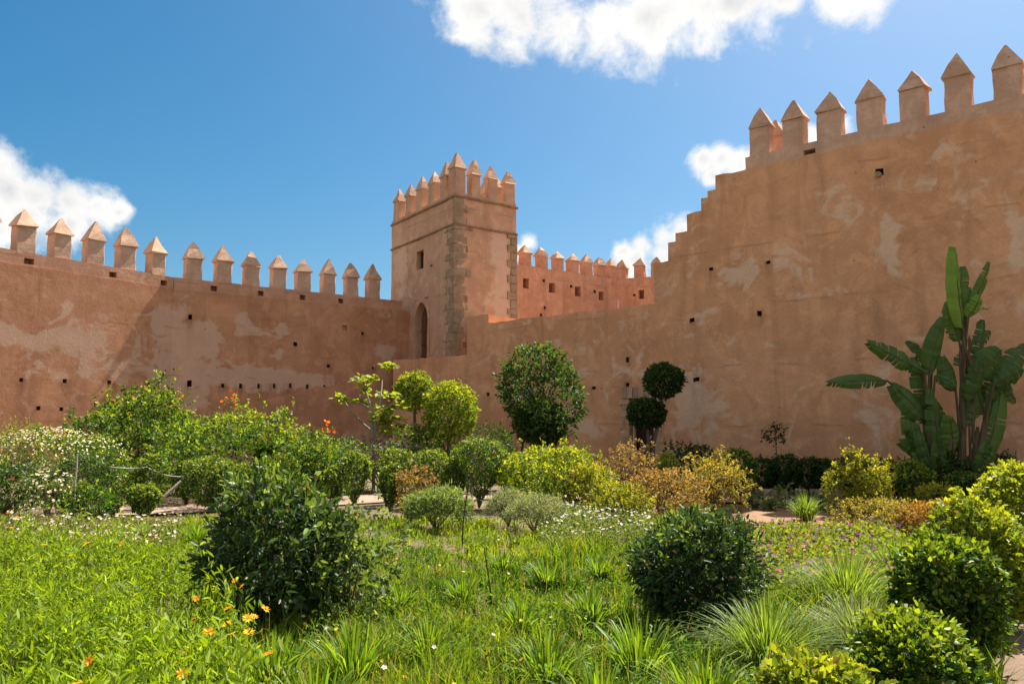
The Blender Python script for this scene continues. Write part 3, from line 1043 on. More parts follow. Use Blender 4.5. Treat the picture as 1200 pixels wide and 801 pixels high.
hb2 = [PB2.hole(751.5, 345, 6.5, 11, .5), PB2.hole(743, 345.5, 2.4, 2.4)]
me = wall_mesh('court_wall', PB2.d, PB2.n, .8, [(.0, 9., zc_)], hb2, .35, 12.)
WB2 = link('court_wall', me, M_BACK, None, PB2.P)
tag(WB2, 'short battlemented wall closing the court beside the stepped rampart', 'wall')
merlons(WB2, PB2, [PB2.t(x, 305) for x in (727, 748, 768, 788, 808)], zc_, .52, .4, (zt1 - zc_) * .58, (zt1 - zc_) * .42, .25, .03, BM)
# level floor of the court
mb = MB()
a1_, a2_ = PR.pt(tp(549), 4.0, -1.6), PR.pt(tp(1300), 4.0, -1.6)
mb.add([a1_, a2_, Vector((30, 32, 4.0)), Vector((14, 48, 4.0)), Vector((-4, 37, 4.0)), PTR.pt(.3, 4.0, .0)], [(0, 1, 2, 3, 4, 5)])
tag(mb.build('court_terrace', M_TERR), 'raised sandy court floor behind the low wall', kind='structure')
# platform in front of the tower door, on top of the low wall
mb = MB()
p1, p2 = PR.pt(tp(461), PLATZ, -.02), PR.pt(tp(547), PLATZ, -.02)
mb.add([p1 + Vector((0, 0, -.03)), p2 + Vector((0, 0, -.03)), PTL.pt(0, PLATZ - .03, -.1), PTL.pt(tl_end * .7, PLATZ - .03, -.1)], [(0, 1, 2, 3)])
mb.build('landing', M_TERR, TW, -TC)

# ------------------------------------------------------------------ foliage helpers
def unit(a):
    return a / np.maximum(np.linalg.norm(a, axis=-1, keepdims=True), 1e-9)


def rdir(n, g=None):
    return unit((g or RNG).normal(size=(n, 3)))


def leaf_arrays(pos, axis, L, wr, col, droop=.15, fold=.25, up=None):
    n = len(pos)
    rv = rdir(n) if up is None else unit(up + rdir(n) * .55)
    side = unit(np.cross(axis, rv))
    nor = np.cross(side, axis)
    L = np.broadcast_to(np.asarray(L, float), (n,))[:, None]
    w = L * np.broadcast_to(np.asarray(wr, float), (n,))[:, None]
    g = np.array([0, 0, -1.])
    V = np.empty((n, 6, 3))
    V[:, 0] = pos
    V[:, 1] = pos + axis * L * .32 + side * w * .85 + nor * w * fold
    V[:, 2] = pos + axis * L * .68 + side * w * .62 + nor * w * fold + g * L * droop * .4
    V[:, 3] = pos + axis * L + g * L * droop
    V[:, 4] = pos + axis * L * .68 - side * w * .62 + nor * w * fold + g * L * droop * .4
    V[:, 5] = pos + axis * L * .32 - side * w * .85 + nor * w * fold
    b = (np.arange(n) * 6)[:, None]
    F = np.concatenate([b + np.array([0, 1, 2, 3]), b + np.array([0, 3, 4, 5])], 1).reshape(-1)
    C = np.repeat(col, 6, 0)
    return V.reshape(-1, 3), F, np.full(2 * n, 4), C


def blade_arrays(pos, lean, H, W, col, arch=.6):
    """grass blades: lean = horizontal direction * amount"""
    n = len(pos)
    H = np.broadcast_to(np.asarray(H, float), (n,))[:, None]
    W = np.broadcast_to(np.asarray(W, float), (n,))[:, None]
    a = RNG.uniform(0, 6.283, n)
    s = np.stack([np.cos(a), np.sin(a), np.zeros(n)], 1)
    up = np.array([0, 0, 1.])
    p1 = pos + up * H * .55 + lean * H * .30
    p2 = pos + up * H * (1 - .25 * arch) + lean * H * (.7 + .4 * arch)
    V = np.empty((n, 5, 3))
    V[:, 0] = pos - s * W; V[:, 1] = pos + s * W
    V[:, 2] = p1 + s * W * .8; V[:, 3] = p1 - s * W * .8
    V[:, 4] = p2
    b = (np.arange(n) * 5)[:, None]
    F = np.concatenate([b + np.array([0, 1, 2, 3]), b + np.array([3, 2, 4])], 1).reshape(-1)
    S = np.tile([4, 3], n)
    return V.reshape(-1, 3), F, S, np.repeat(col, 5, 0)


def long_blades(pos, lean, H, W, col):
    """arching strap leaves in four joints"""
    n = len(pos)
    H = np.asarray(H, float)[:, None]
    W = np.asarray(W, float)[:, None]
    lh = np.linalg.norm(lean, axis=1, keepdims=True)
    s = unit(np.stack([-lean[:, 1], lean[:, 0], np.zeros(n)], 1) + RNG.normal(0, .25, (n, 3)) * [1, 1, 0])
    up = np.array([0, 0, 1.])
    V = np.empty((n, 9, 3))
    for k, (f, w) in enumerate(((0, .7), (.3, 1.), (.6, .85), (.85, .5))):
        p = pos + up * H * (f - .55 * lh * f ** 2.4) + lean * H * (f ** 1.7)
        V[:, 2 * k] = p - s * W * w
        V[:, 2 * k + 1] = p + s * W * w
    V[:, 8] = pos + up * H * (1 - .62 * lh) + lean * H
    b = (np.arange(n) * 9)[:, None]
    F = np.concatenate([b + np.array(q) for q in ([0, 1, 3, 2], [2, 3, 5, 4], [4, 5, 7, 6], [6, 7, 8])], 1).reshape(-1)
    S = np.tile([4, 4, 4, 3], n)
    return V.reshape(-1, 3), F, S, np.repeat(col, 9, 0)


def disc_arrays(pos, nor, r, col, n_side=6, center=None, cfrac=.35):
    """little open flowers: petals as a shallow star, with an eye of another colour"""
    n = len(pos)
    a = unit(np.cross(nor, rdir(n)))
    b = np.cross(nor, a)
    r = np.broadcast_to(np.asarray(r, float), (n,))[:, None]
    m = n_side * 2
    parts = [(pos, F0) for F0 in ()]
    V = np.empty((n, m + 1, 3))
    V[:, m] = pos
    for k in range(m):
        t = 2 * math.pi * k / m
        rr = r * (1.0 if k % 2 == 0 else .62)
        V[:, k] = pos + (a * math.cos(t) + b * math.sin(t)) * rr + nor * r * .18
    base = (np.arange(n) * (m + 1))[:, None]
    F = np.concatenate([base + np.array([m, k, (k + 1) % m]) for k in range(m)], 1).reshape(-1)
    S = np.full(n * m, 3)
    C = np.repeat(col, m + 1, 0).reshape(n, m + 1, 3).copy()
    if center is not None: C[:, m] = center
    return V.reshape(-1, 3), F, S, C.reshape(-1, 3)


def merge(*parts):
    V, F, S, C = [], [], [], []
    o = 0
    for v, f, s, c in parts:
        V.append(v); F.append(f + o); S.append(s); C.append(c)
        o += len(v)
    return np.concatenate(V), np.concatenate(F), np.concatenate(S), np.concatenate(C)


def build(name, arr, mat, parent=None, loc=(0, 0, 0)):
    V, F, S, C = arr
    return link(name, mesh_np(name, V, F, S, np.clip(C, 0, 1), smooth=True), mat, parent, loc)


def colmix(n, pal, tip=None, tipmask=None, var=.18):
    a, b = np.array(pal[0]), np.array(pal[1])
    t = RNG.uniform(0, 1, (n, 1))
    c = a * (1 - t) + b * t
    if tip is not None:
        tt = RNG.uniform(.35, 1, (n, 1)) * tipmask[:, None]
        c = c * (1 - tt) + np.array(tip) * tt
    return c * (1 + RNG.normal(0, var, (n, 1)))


PAL = {
    'dark': ((.022, .048, .016), (.050, .095, .030), (.19, .26, .045)),
    'deep': ((.020, .046, .010), (.042, .085, .018), (.09, .15, .03)),
    'green': ((.026, .066, .009), (.065, .125, .014), (.23, .29, .022)),
    'lime': ((.09, .150, .012), (.18, .23, .018), (.34, .35, .025)),
    'yellow': ((.13, .16, .018), (.24, .24, .025), (.38, .33, .035)),
    'gold': ((.15, .125, .03), (.26, .205, .045), (.34, .27, .05)),
    'tan': ((.15, .098, .045), (.26, .17, .08), (.31, .175, .07)),
    'rust': ((.20, .10, .03), (.30, .17, .05), (.34, .16, .045)),
    'box': ((.026, .062, .009), (.065, .12, .014), (.28, .34, .025)),
    'grey': ((.10, .125, .075), (.18, .205, .13), (.26, .29, .19)),
    'sage': ((.07, .11, .04), (.13, .18, .06), (.20, .25, .09)),
}


def crown(n_cl, per, rx, ry, rz, leaf, pal, *, wr=.3, lump=.22, shell=.75, sq=2., tipf=.4, twig=.09, flat=0., droop=.12, seed=1, zcut=-1., spread=.85, var=.18):
    """leaf clumps spread through an uneven crown around the origin"""
    g = np.random.default_rng(seed)
    d = unit(g.normal(size=(n_cl, 3)))
    if zcut > -1:
        d[:, 2] = np.where(d[:, 2] < zcut, -d[:, 2] * g.uniform(0, 1, n_cl), d[:, 2])
        d = unit(d)
    bd = unit(g.normal(size=(14, 3)))
    bw = g.uniform(-1, 1, 14)
    Rr = 1 + lump * (np.maximum(0, d @ bd.T) ** 5 @ bw)
    hb_ = unit(g.normal(size=(46, 3)))
    Rr = Rr + lump * .8 * (np.maximum(0, d @ hb_.T) ** 22 @ g.uniform(-1, 1, 46))
    if sq != 2.:
        e = (np.abs(d) ** sq).sum(1) ** (-1 / sq)
        Rr = Rr * e
    u = g.uniform(0, 1, n_cl)
    r = np.where(g.uniform(0, 1, n_cl) < shell, 1 - .16 * u ** 1.5, (.25 + .75 * u) ** .6)
    spr = g.uniform(0, 1, n_cl) < (.10 if lump > .18 else .03)
    r = np.where(spr, 1.02 + .8 * min(lump, .4) * g.uniform(0, 1, n_cl) ** 1.5, r)
    c = d * (Rr * r)[:, None] * np.array([rx, ry, rz])
    out = unit(d / np.array([rx, ry, rz]))
    ax = unit(out * .75 + np.array([0, 0, .45]) + g.normal(0, .35, (n_cl, 3)))
    N_ = n_cl * per
    k = np.repeat(np.arange(n_cl), per)
    al = g.uniform(0, 1, N_)
    pos = c[k] + ax[k] * (al * twig)[:, None] + g.normal(0, leaf * .35, (N_, 3))
    la = unit(ax[k] * (.35 + .6 * al)[:, None] + g.normal(0, 1, (N_, 3)) * spread * .6)
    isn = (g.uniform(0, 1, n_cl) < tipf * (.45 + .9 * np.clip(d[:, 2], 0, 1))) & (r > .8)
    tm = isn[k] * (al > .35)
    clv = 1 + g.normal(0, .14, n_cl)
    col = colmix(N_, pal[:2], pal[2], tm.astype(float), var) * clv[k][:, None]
    dead = g.uniform(0, 1, N_) < .02
    col[dead] = np.array([.16, .10, .04])
    return leaf_arrays(pos, la, leaf * g.uniform(.5, 1.35, N_), wr * g.uniform(.85, 1.15, N_), col, droop)


def stems(h, spread, n, r0, lean=.2, seed=0, segs=4):
    rr = random.Random(seed)
    mb = MB()
    for k in range(n):
        a = rr.uniform(0, 6.283)
        s = spread * rr.uniform(.2, 1)
        pts, rad = [], []
        for i in range(segs + 1):
            f = i / segs
            pts.append((math.cos(a) * s * f + rr.uniform(-.03, .03) * h * (f > 0), math.sin(a) * s * f + rr.uniform(-.03, .03) * h * (f > 0), h * f * rr.uniform(.93, 1.02)))
            rad.append(r0 * (1 - .7 * f) * (1 if k == 0 else .7))
        mb.tube(pts, rad, 5)
    return mb


SEED = [100]


def shrub(name, label, px, Y, top, wpx, kind, n, *, per=8, leaf=.05, wr=.32, lump=.30, sq=2., tipf=.4, shell=.75, zb=.0, group=None, cat='shrub', mat=None,
          flowers=None, depth=1.0, twig=None, nst=7, ydx=0., zcut=-1., spread=.85, var=.18, bark=None, stalk=True, taper=1.):
    SEED[0] += 1
    p = at(px, 500, Y)
    rx = wpx / 2 * Y / 955.
    zt = at(px, top, Y).z
    tw = twig if twig is not None else leaf * 1.3
    zt -= tw * .5
    rz = (zt - zb) / 2
    cz = zb + rz
    root = empty(name, (p.x, Y, 0))
    tag(root, label, cat, group)
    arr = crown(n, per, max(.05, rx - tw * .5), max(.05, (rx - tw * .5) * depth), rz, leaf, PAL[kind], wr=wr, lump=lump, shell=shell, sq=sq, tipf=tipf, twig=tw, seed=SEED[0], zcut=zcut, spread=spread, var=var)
    arr[0][:, 2] = np.maximum(arr[0][:, 2] + cz, .01)
    if taper < 1:
        q = taper + (1 - taper) * np.clip((arr[0][:, 2] - zb) / (zt - zb) / .7, 0, 1)
        arr[0][:, :2] *= q[:, None]
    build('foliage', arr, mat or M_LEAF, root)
    if stalk:
        stems(cz + rz * .35, rx * .7, nst, .012 + rx * .02, seed=SEED[0]).build('stem', bark or M_BARK, root)
    if flowers:
        fn, fr, fc, eye, fb = flowers       # count, radius, colour, eye colour, bias upwards
        g = np.random.default_rng(SEED[0] + 5)
        d = unit(g.normal(size=(fn, 3)) + [0, -.5, fb])
        pos = d * np.array([rx * 1.03, rx * depth * 1.03, rz * 1.05]) * g.uniform(.93, 1.06, (fn, 1))
        pos[:, 2] += cz
        fcol = np.array(fc)[None] * (1 + g.normal(0, .08, (fn, 1)))
        fl = build('flowers', disc_arrays(pos, unit(d + g.normal(0, .4, (fn, 3)) + [0, 0, .4]), fr * g.uniform(.7, 1.2, fn), fcol, 5, eye), M_PETAL, root)
        tag(fl, kind='stuff')
    return root


# ------------------------------------------------------------------ shrubs of the middle distance
WHITE = (.80, .80, .76)
EYEY = (.75, .45, .03)
ORANGE = (.85, .16, .015)
shrub('daisy_bush', 'broad mound of white daisies below the sunlit wall', 62, 16.6, 500, 178, 'green', 1500, per=9, leaf=.085, wr=.13, lump=.3, tipf=.6, flowers=(950, .021, WHITE, EYEY, 1.1), twig=.16, depth=.8, cat='daisy bush')
shrub('flowering_bush', 'tall loose bush with orange trumpet flowers against shaded wall', 166, 20.5, 460, 140, 'green', 2100, per=9, leaf=.085, lump=.45, tipf=.45, flowers=(9, .045, ORANGE, None, 2.2), twig=.24, shell=.6, nst=10)
shrub('flowering_bush', 'wide yellow green bush with a few orange flowers beside clipped bush', 300, 19.0, 492, 178, 'green', 2100, per=9, leaf=.08, lump=.55, tipf=.75, flowers=(9, .045, ORANGE, None, 1.6), twig=.24, shell=.6, nst=10)
SHOOT = ('long shoot with orange flowers between tall loose bush and wide flowering bush', 'tallest arching shoot with orange flowers above the wide flowering bush', 'short shoot with orange flowers at the end of wide flowering bush', 'long shoot with orange flowers above the white daisy mound')
for i, (px, top, Y) in enumerate(((213, 468, 20.8), (270, 466, 20.6), (372, 505, 19.2), (110, 476, 20.8))):
    pp = at(px, 500, Y)
    zt = at(px, top, Y).z
    r_ = empty('flowering_shoot', (pp.x, Y, 0))
    tag(r_, SHOOT[i], 'shoot', 'orange flowered shoots')
    mb = MB()
    pts = [(0, 0, 0), (.1 * (i - 1), 0, zt * .5), (.16 * (i - 1), .05, zt * .8), (.25 * (i - 1), .05, zt)]
    mb.tube(pts, [.02, .016, .012, .006], 5)
    mb.build('stem', M_BARKP, r_)
    k = 150
    f = RNG.uniform(.45, 1, k)
    pos = np.array([[np.interp(x, [0, .5, .8, 1], [q[j] for q in pts]) for j in range(3)] for x in f]) + RNG.normal(0, .12, (k, 3))
    build('foliage', leaf_arrays(pos, unit(rdir(k) + [0, 0, .4]), .09, .3, colmix(k, PAL['lime'])), M_LEAF, r_)
    k = 12
    pos = np.array(pts[-1]) + RNG.normal(0, .09, (k, 3))
    tag(build('flowers', disc_arrays(pos, rdir(k), .05, np.tile(np.array([ORANGE]), (k, 1)), 5), M_PETAL, r_), kind='stuff')

BOX = dict(leaf=.05, wr=.38, lump=.14, tipf=.85, shell=.78, twig=.06, cat='shrub', taper=.62, mat=M_CLIP, zb=.10)
def clipped(label, px, Y, top, w, kind='green', n=420, sq=2.6, **k):
    kind = 'box' if kind == 'green' else kind
    kw = dict(BOX); kw.update(k)
    return shrub('clipped_shrub', label, px, Y, top, w, kind, n, sq=sq, **kw)
clipped('dark clipped shrub under the white daisies next to a rope post', 98, 15.4, 538, 62, 'deep', 620)
clipped('dark clipped shrub at the foot of the daisy mound, by marigolds', 12, 15.0, 545, 88, 'deep', 800)
shrub('leafy_shrub', 'small bright green leafy shrub at the foot of the rope post', 112, 14.3, 570, 62, 'green', 300, leaf=.06, tipf=.5)
shrub('daisy_plant', 'loose sprawl of pinkish white daisies hanging before dark shrub', 62, 14.6, 548, 70, 'sage', 260, leaf=.07, wr=.16, flowers=(150, .028, (.78, .70, .68), EYEY, .4), lump=.5, cat='daisy bush')
clipped('upright clipped shrub tied to the rope, taller of two', 180, 16.2, 531, 37, 'green', 420, sq=2.4)
clipped('small round clipped shrub at the edge of the earth path', 172, 14.4, 569, 36, 'green', 360, sq=2.2)
clipped('rounded clipped shrub beside the slanting pole', 252, 16.0, 536, 62, 'green', 800, sq=2.4)
clipped('clipped shrub against the foot of the wide flowering bush', 328, 16.6, 532, 52, 'green', 520, sq=2.3)
clipped('small clipped ball in front of the tall loose flowering bush', 222, 17.2, 541, 34, 'green', 340, sq=2.3)
clipped('dark clipped ball between slanting pole and wide flowering bush', 290, 16.4, 546, 42, 'green', 440, sq=2.3)
clipped('narrow clipped shrub beside the dark stemmed one on path', 394, 16.6, 545, 26, 'green', 300, sq=2.3, taper=.5)
shrub('leafy_shrub', 'lime green leafy shrub where the flowering bush meets the path', 372, 17.6, 522, 46, 'green', 420, leaf=.07, tipf=.5)
clipped('dark stemmed clipped shrub standing in the earth path gap', 417, 16.2, 530, 38, 'green', 480, sq=2.3, zb=.22, taper=.4)
clipped('clipped shrub behind the small oval shrub', 466, 17.4, 524, 44, 'green', 480, sq=2.4)
clipped('small oval clipped shrub beside rusty shrub', 459, 14.8, 546, 27, 'green', 340, sq=2.2, zb=.2, taper=.5)
shrub('rusty_shrub', 'small rusty red leaved shrub among clipped green ones', 484, 14.6, 545, 40, 'tan', 260, leaf=.05, wr=.3, lump=.35, tipf=.8)
clipped('rounded clipped shrub next to rusty shrub', 506, 16.8, 528, 50, 'green', 620, sq=2.3, zb=.22, taper=.4)
clipped('low dark clipped shrub beside goblet shaped hedge', 535, 16.3, 536, 34, 'green', 360, sq=2.3, zb=.22, taper=.4)
shrub('goblet_hedge', 'goblet shaped hedge with a flat flowering top', 562, 16.4, 514, 70, 'green', 900, leaf=.05, wr=.4, lump=.12, sq=3.0, tipf=.75, zb=.28, taper=.4, mat=M_CLIP, flowers=(60, .022, (.45, .30, .38), None, 1.6), cat='hedge')
shrub('lilac_hedge', 'long low hedge dotted with lilac flowers behind clipped shrubs', 452, 20.6, 517, 150, 'sage', 1000, leaf=.06, wr=.28, lump=.2, sq=3., tipf=.4, depth=.35, flowers=(260, .028, (.42, .32, .55), None, 1.2), cat='hedge')
shrub('leafy_shrub', 'pale sage green shrub at the foot of bare branched fig', 398, 21.6, 512, 70, 'sage', 420, leaf=.075, wr=.28, lump=.4)
shrub('leafy_shrub', 'dark leafy undergrowth below the twin round crowns', 500, 21.0, 502, 70, 'green', 500, leaf=.09, wr=.26, lump=.4, tipf=.25)
shrub('round_bush', 'dark green dome shaped bush against the ochre wall', 577, 24.2, 497, 62, 'deep', 700, leaf=.06, tipf=.3, lump=.15)
shrub('leafy_shrub', 'large fresh green billowing shrub below the standard tree', 648, 16.4, 527, 122, 'lime', 1500, leaf=.07, wr=.3, lump=.35, tipf=.6, sq=2.5)
shrub('leafy_shrub', 'yellowing round shrub beside the large fresh green one', 690, 15.4, 541, 54, 'yellow', 520, leaf=.05, wr=.35, lump=.25, tipf=.5)
clipped('dark green clipped shrub left of the large fresh green one', 603, 16.8, 540, 34, 'green', 300)
shrub('grey_cushion', 'grey green cushion shrub under the fresh green shrub', 596, 13.4, 575, 52, 'grey', 560, leaf=.06, wr=.09, lump=.2, tipf=.5, zcut=-.2, cat='cushion plant')
shrub('grey_cushion', 'wider silvery cushion shrub bordering the white daisies', 626, 12.6, 583, 66, 'grey', 720, leaf=.06, wr=.09, lump=.2, tipf=.6, zcut=-.2, cat='cushion plant')
shrub('leafy_mound', 'low green mound of narrow leaves at the lawn edge', 512, 13.0, 578, 74, 'sage', 640, leaf=.10, wr=.09, lump=.25, tipf=.5, zcut=-.2, cat='cushion plant')
shrub('tan_shrub', 'dry tan leaved shrub in front of the low doorway', 741, 17.0, 524, 60, 'tan', 640, leaf=.05, wr=.32, lump=.55, tipf=.5, shell=.55)
shrub('tan_shrub', 'reddish tan spreading shrub between the dry one and golden one', 772, 14.6, 551, 78, 'tan', 700, leaf=.05, wr=.3, lump=.4, tipf=.7)
shrub('golden_shrub', 'golden twiggy shrub in front of dark evergreen', 833, 15.6, 532, 74, 'gold', 800, leaf=.05, wr=.32, lump=.6, tipf=.5, shell=.55)
shrub('golden_shrub', 'low yellow green shrub at the foot of reddish tan one', 728, 13.6, 566, 56, 'yellow', 420, leaf=.05, wr=.3, lump=.4, tipf=.3)
clipped('small bright clipped ball between dry shrub and golden shrub', 781, 17.8, 530, 29, 'lime', 320, sq=2.1)
shrub('round_bush', 'dark evergreen bush beside the doorway', 805, 21.2, 521, 62, 'deep', 600, leaf=.06, tipf=.15, lump=.2)
clipped('dark clipped bush with lit top at the end of hedge row', 864, 17.6, 526, 42, 'green', 560, sq=2.4, tipf=.4)
for i, (px, top, w, Y) in enumerate(((893, 538, 36, 20.3), (917, 536, 36, 20.2), (943, 537, 38, 20.0), (969, 538, 36, 19.8), (996, 538, 36, 19.6), (1034, 540, 44, 19.2))):
    shrub('hedge_plant', 'dark green hedge plant in the shaded row along the rampart', px, Y, top, w, 'deep', 480, leaf=.055, wr=.38, lump=.18, sq=3.2, tipf=.12, zb=.1, depth=.8, group='dark hedge row at the wall foot', cat='hedge')
for i, (px, Y) in enumerate(((888, 19.6), (905, 19.45), (930, 19.4), (949, 19.3), (968, 19.1))):
    g_ = ground(px, 570)
    pp = at(px, 500, Y)
    mb = MB()
    mb.box((0, 0, .06), .26 + .05 * (i % 3), .22, .2, Matrix.Rotation(i * .7, 3, 'Z'), .06)
    tag(mb.build('rock', M_ROCK, None, (pp.x, Y - .35, 0)), 'rough pale rock at the foot of the dark hedge row', 'rock', 'rocks under the hedge row')
rr_ = empty('sapling', (at(908, 500, 20.9).x, 20.9, 0))
tag(rr_, 'small dark sapling standing above hedge row against wall', 'sapling')
zt = at(908, 507, 20.9).z
mb = MB()
mb.tube([(0, 0, 0), (.03, 0, zt * .5), (0, 0, zt)], [.02, .015, .008], 5)
mb.build('trunk', M_BARK, rr_)
arr = crown(60, 6, .26, .22, .2, .07, PAL['deep'], lump=.5, tipf=.1, seed=901, shell=.5)
arr[0][:, 2] += zt - .05
build('crown', arr, M_LEAF, rr_)
for i, (px, Y, top) in enumerate(((885, 16.2, 573), (918, 16.6, 568), (936, 16.0, 577), (951, 15.6, 582), (962, 15.8, 580), (899, 15.9, 585))):
    shrub('young_plant', 'little leafy plant sprouting from the bare sandy soil', px, Y, top, 15, 'sage', 16, leaf=.09, wr=.35, lump=.5, tipf=.4, group='young plants in the sandy bed', cat='young plant', nst=3)
shrub('golden_shrub', 'tall yellow shrub beside the bare sandy soil', 1009, 14.6, 538, 66, 'yellow', 900, leaf=.05, wr=.32, lump=.55, tipf=.5, shell=.555)
clipped('bright clipped ball next to the tall yellow shrub', 1068, 16.4, 541, 42, 'green', 560, sq=2.2, tipf=.7)
shrub('golden_shrub', 'small thin yellowish shrub between two clipped balls', 1094, 14.8, 566, 50, 'yellow', 300, leaf=.05, wr=.3, lump=.5)
clipped('dark clipped ball below the giant bird of paradise', 1129, 16.6, 553, 48, 'green', 560, sq=2.3, tipf=.35)
shrub('amber_shrub', 'low amber coloured spreading shrub', 1038, 12.6, 588, 84, 'gold', 760, leaf=.04, wr=.26, lump=.3, tipf=.4)
shrub('amber_shrub', 'rusty orange low shrub beside the right hedge', 1088, 12.2, 588, 74, 'rust', 640, leaf=.045, wr=.28, lump=.35, tipf=.4)
shrub('round_bush', 'dark bush around the foot of the giant bird of paradise', 1098, 17.7, 529, 76, 'deep', 800, leaf=.07, tipf=.1, lump=.3)
shrub('round_bush', 'dark evergreen bush right of giant bird of paradise', 1166, 17.9, 531, 48, 'deep', 560, leaf=.06, tipf=.1, lump=.2)
# dark glossy bushes of the foreground
GL = dict(mat=M_GLOSS, wr=.19, lump=.24, shell=.52, spread=.75, nst=14)
shrub('glossy_bush', 'large dark glossy leaved bush with light green shoots beside marigolds', 332, 6.9, 571, 158, 'dark', 1050, per=11, leaf=.08, tipf=.5, twig=.13, zb=.12, **GL)
shrub('leafy_shrub', 'thin lighter green shrub growing against dark glossy bush', 412, 6.75, 600, 78, 'sage', 170, per=9, leaf=.06, tipf=.6, lump=.5, wr=.3)
shrub('glossy_bush', 'dark rounded evergreen bush beside purple flowers', 806, 6.8, 598, 146, 'dark', 1300, per=11, leaf=.06, tipf=.3, twig=.10, zb=.1, **GL)
# clipped hedge plants of the right edge
HB = dict(cat='hedge', wr=.32, lump=.2, shell=.72, mat=M_CLIP2)
shrub('hedge_shrub', 'nearest of the clipped hedge, lime leaved, lowest', 948, 4.35, 768, 118, 'lime', 420, per=10, leaf=.055, tipf=.7, twig=.06, **HB)
shrub('hedge_shrub', 'low rounded clipped hedge plant with fresh leaves by path', 1054, 4.75, 722, 130, 'green', 800, per=10, leaf=.045, tipf=.9, twig=.06, **HB)
shrub('hedge_shrub', 'boxy clipped dark hedge plant casting a shadow on path', 1098, 5.6, 640, 98, 'green', 1500, per=10, leaf=.044, tipf=.65, twig=.05, sq=3., zb=.1, **HB)
shrub('hedge_shrub', 'tall clipped hedge plant with lit top, behind the boxy one', 1138, 6.7, 594, 96, 'lime', 1500, per=10, leaf=.046, tipf=.6, twig=.05, sq=2.8, zb=.1, **HB)
shrub('hedge_shrub', 'billowing lime topped hedge plant at the far end', 1188, 9.0, 550, 104, 'lime', 1500, per=10, leaf=.052, tipf=.7, twig=.07, sq=2.4, zb=.1, **HB)


# ------------------------------------------------------------------ trees
def tree(name, label, px, Y, balls, trunk, kind, leaf, n, cat='tree', wr=.3, tipf=.4, mat=None, lump=.15, bark=None, per=9, twig=.1, drp=.12):
    """balls: (px, top, bottom, width px) each; trunk: polyline of px, py"""
    SEED[0] += 3
    p = at(px, 500, Y)
    root = empty(name, (p.x, Y, 0))
    tag(root, label, cat)
    for i, (bx, t, b, w) in enumerate(balls):
        c = at(bx, (t + b) / 2, Y)
        rz = (at(bx, t, Y).z - at(bx, b, Y).z) / 2
        rx = w / 2 * Y / 955
        arr = crown(n, per, rx - twig * .5, rx - twig * .5, rz - twig * .4, leaf, PAL[kind], wr=wr, lump=lump, shell=.72, tipf=tipf, twig=twig, seed=SEED[0] + i, droop=drp)
        arr[0][:] += np.array([c.x - p.x, 0, c.z])
        build('crown', arr, mat or M_LEAF, root)
        # limbs inside the crown
        mb = MB()
        g = random.Random(SEED[0] + i)
        for k in range(7):
            a = g.uniform(0, 6.28)
            q = Vector((c.x - p.x + math.cos(a) * rx * .7, math.sin(a) * rx * .7, c.z + g.uniform(-.2, .6) * rz))
            s = Vector((c.x - p.x, 0, c.z - rz * .8))
            mb.tube([s, s.lerp(q, .5) + Vector((0, 0, .08)), q], [.03, .022, .008], 5)
        mb.build('limb', bark or M_BARK, root)
    mb = MB()
    for path, r0 in trunk:
        pts = [at(x, y, Y) - Vector((p.x, Y, 0)) for x, y in path]
        pts[0].z = min(pts[0].z, 0.0)
        mb.tube(pts, [r0 * (1 - .4 * k / len(pts)) for k in range(len(pts))], 7)
    mb.build('trunk', bark or M_BARK, root)
    return root


tree('standard_tree', 'round headed standard tree with dense dark crown against low wall', 633, 22.0, [(632, 406, 506, 94), (633, 472, 519, 58)], [([(634, 570), (633, 530), (632, 480)], .08)], 'deep', .095, 900, wr=.3, tipf=.6, lump=.22, twig=.17)
mb = MB()
pp = at(612, 500, 21.8)
mb.tube([(0, 0, 0), (0, 0, at(612, 470, 21.8).z)], [.04, .04], 8)
tag(mb.build('stake', M_METAL, None, (pp.x, 21.8, 0)), 'dark upright stake beside round headed standard tree', 'stake')
tree('topiary_tree', 'lime leaved ball topped tree, wider of two touching crowns', 527, 21.0, [(528, 448, 515, 62)], [([(526, 575), (526, 530), (527, 490)], .06)], 'lime', .08, 900, wr=.26, tipf=.7, lump=.10, twig=.13)
tree('topiary_tree', 'small ball topped tree behind the wider lime crown', 487, 22.0, [(485, 435, 480, 42)], [([(490, 570), (487, 520), (485, 460)], .05)], 'lime', .075, 520, wr=.26, tipf=.6, lump=.15, twig=.11)
tree('topiary_tree', 'dark tree clipped into two flat tiers in front of doorway', 766, 22.3, [(777.5, 426, 464, 48), (757.5, 468, 501, 47)], [([(762, 570), (766, 520), (775, 480), (777, 450)], .06), ([(762, 570), (760, 520), (758, 490)], .06)], 'deep', .065, 620, wr=.4, tipf=.25, lump=.08, twig=.07)

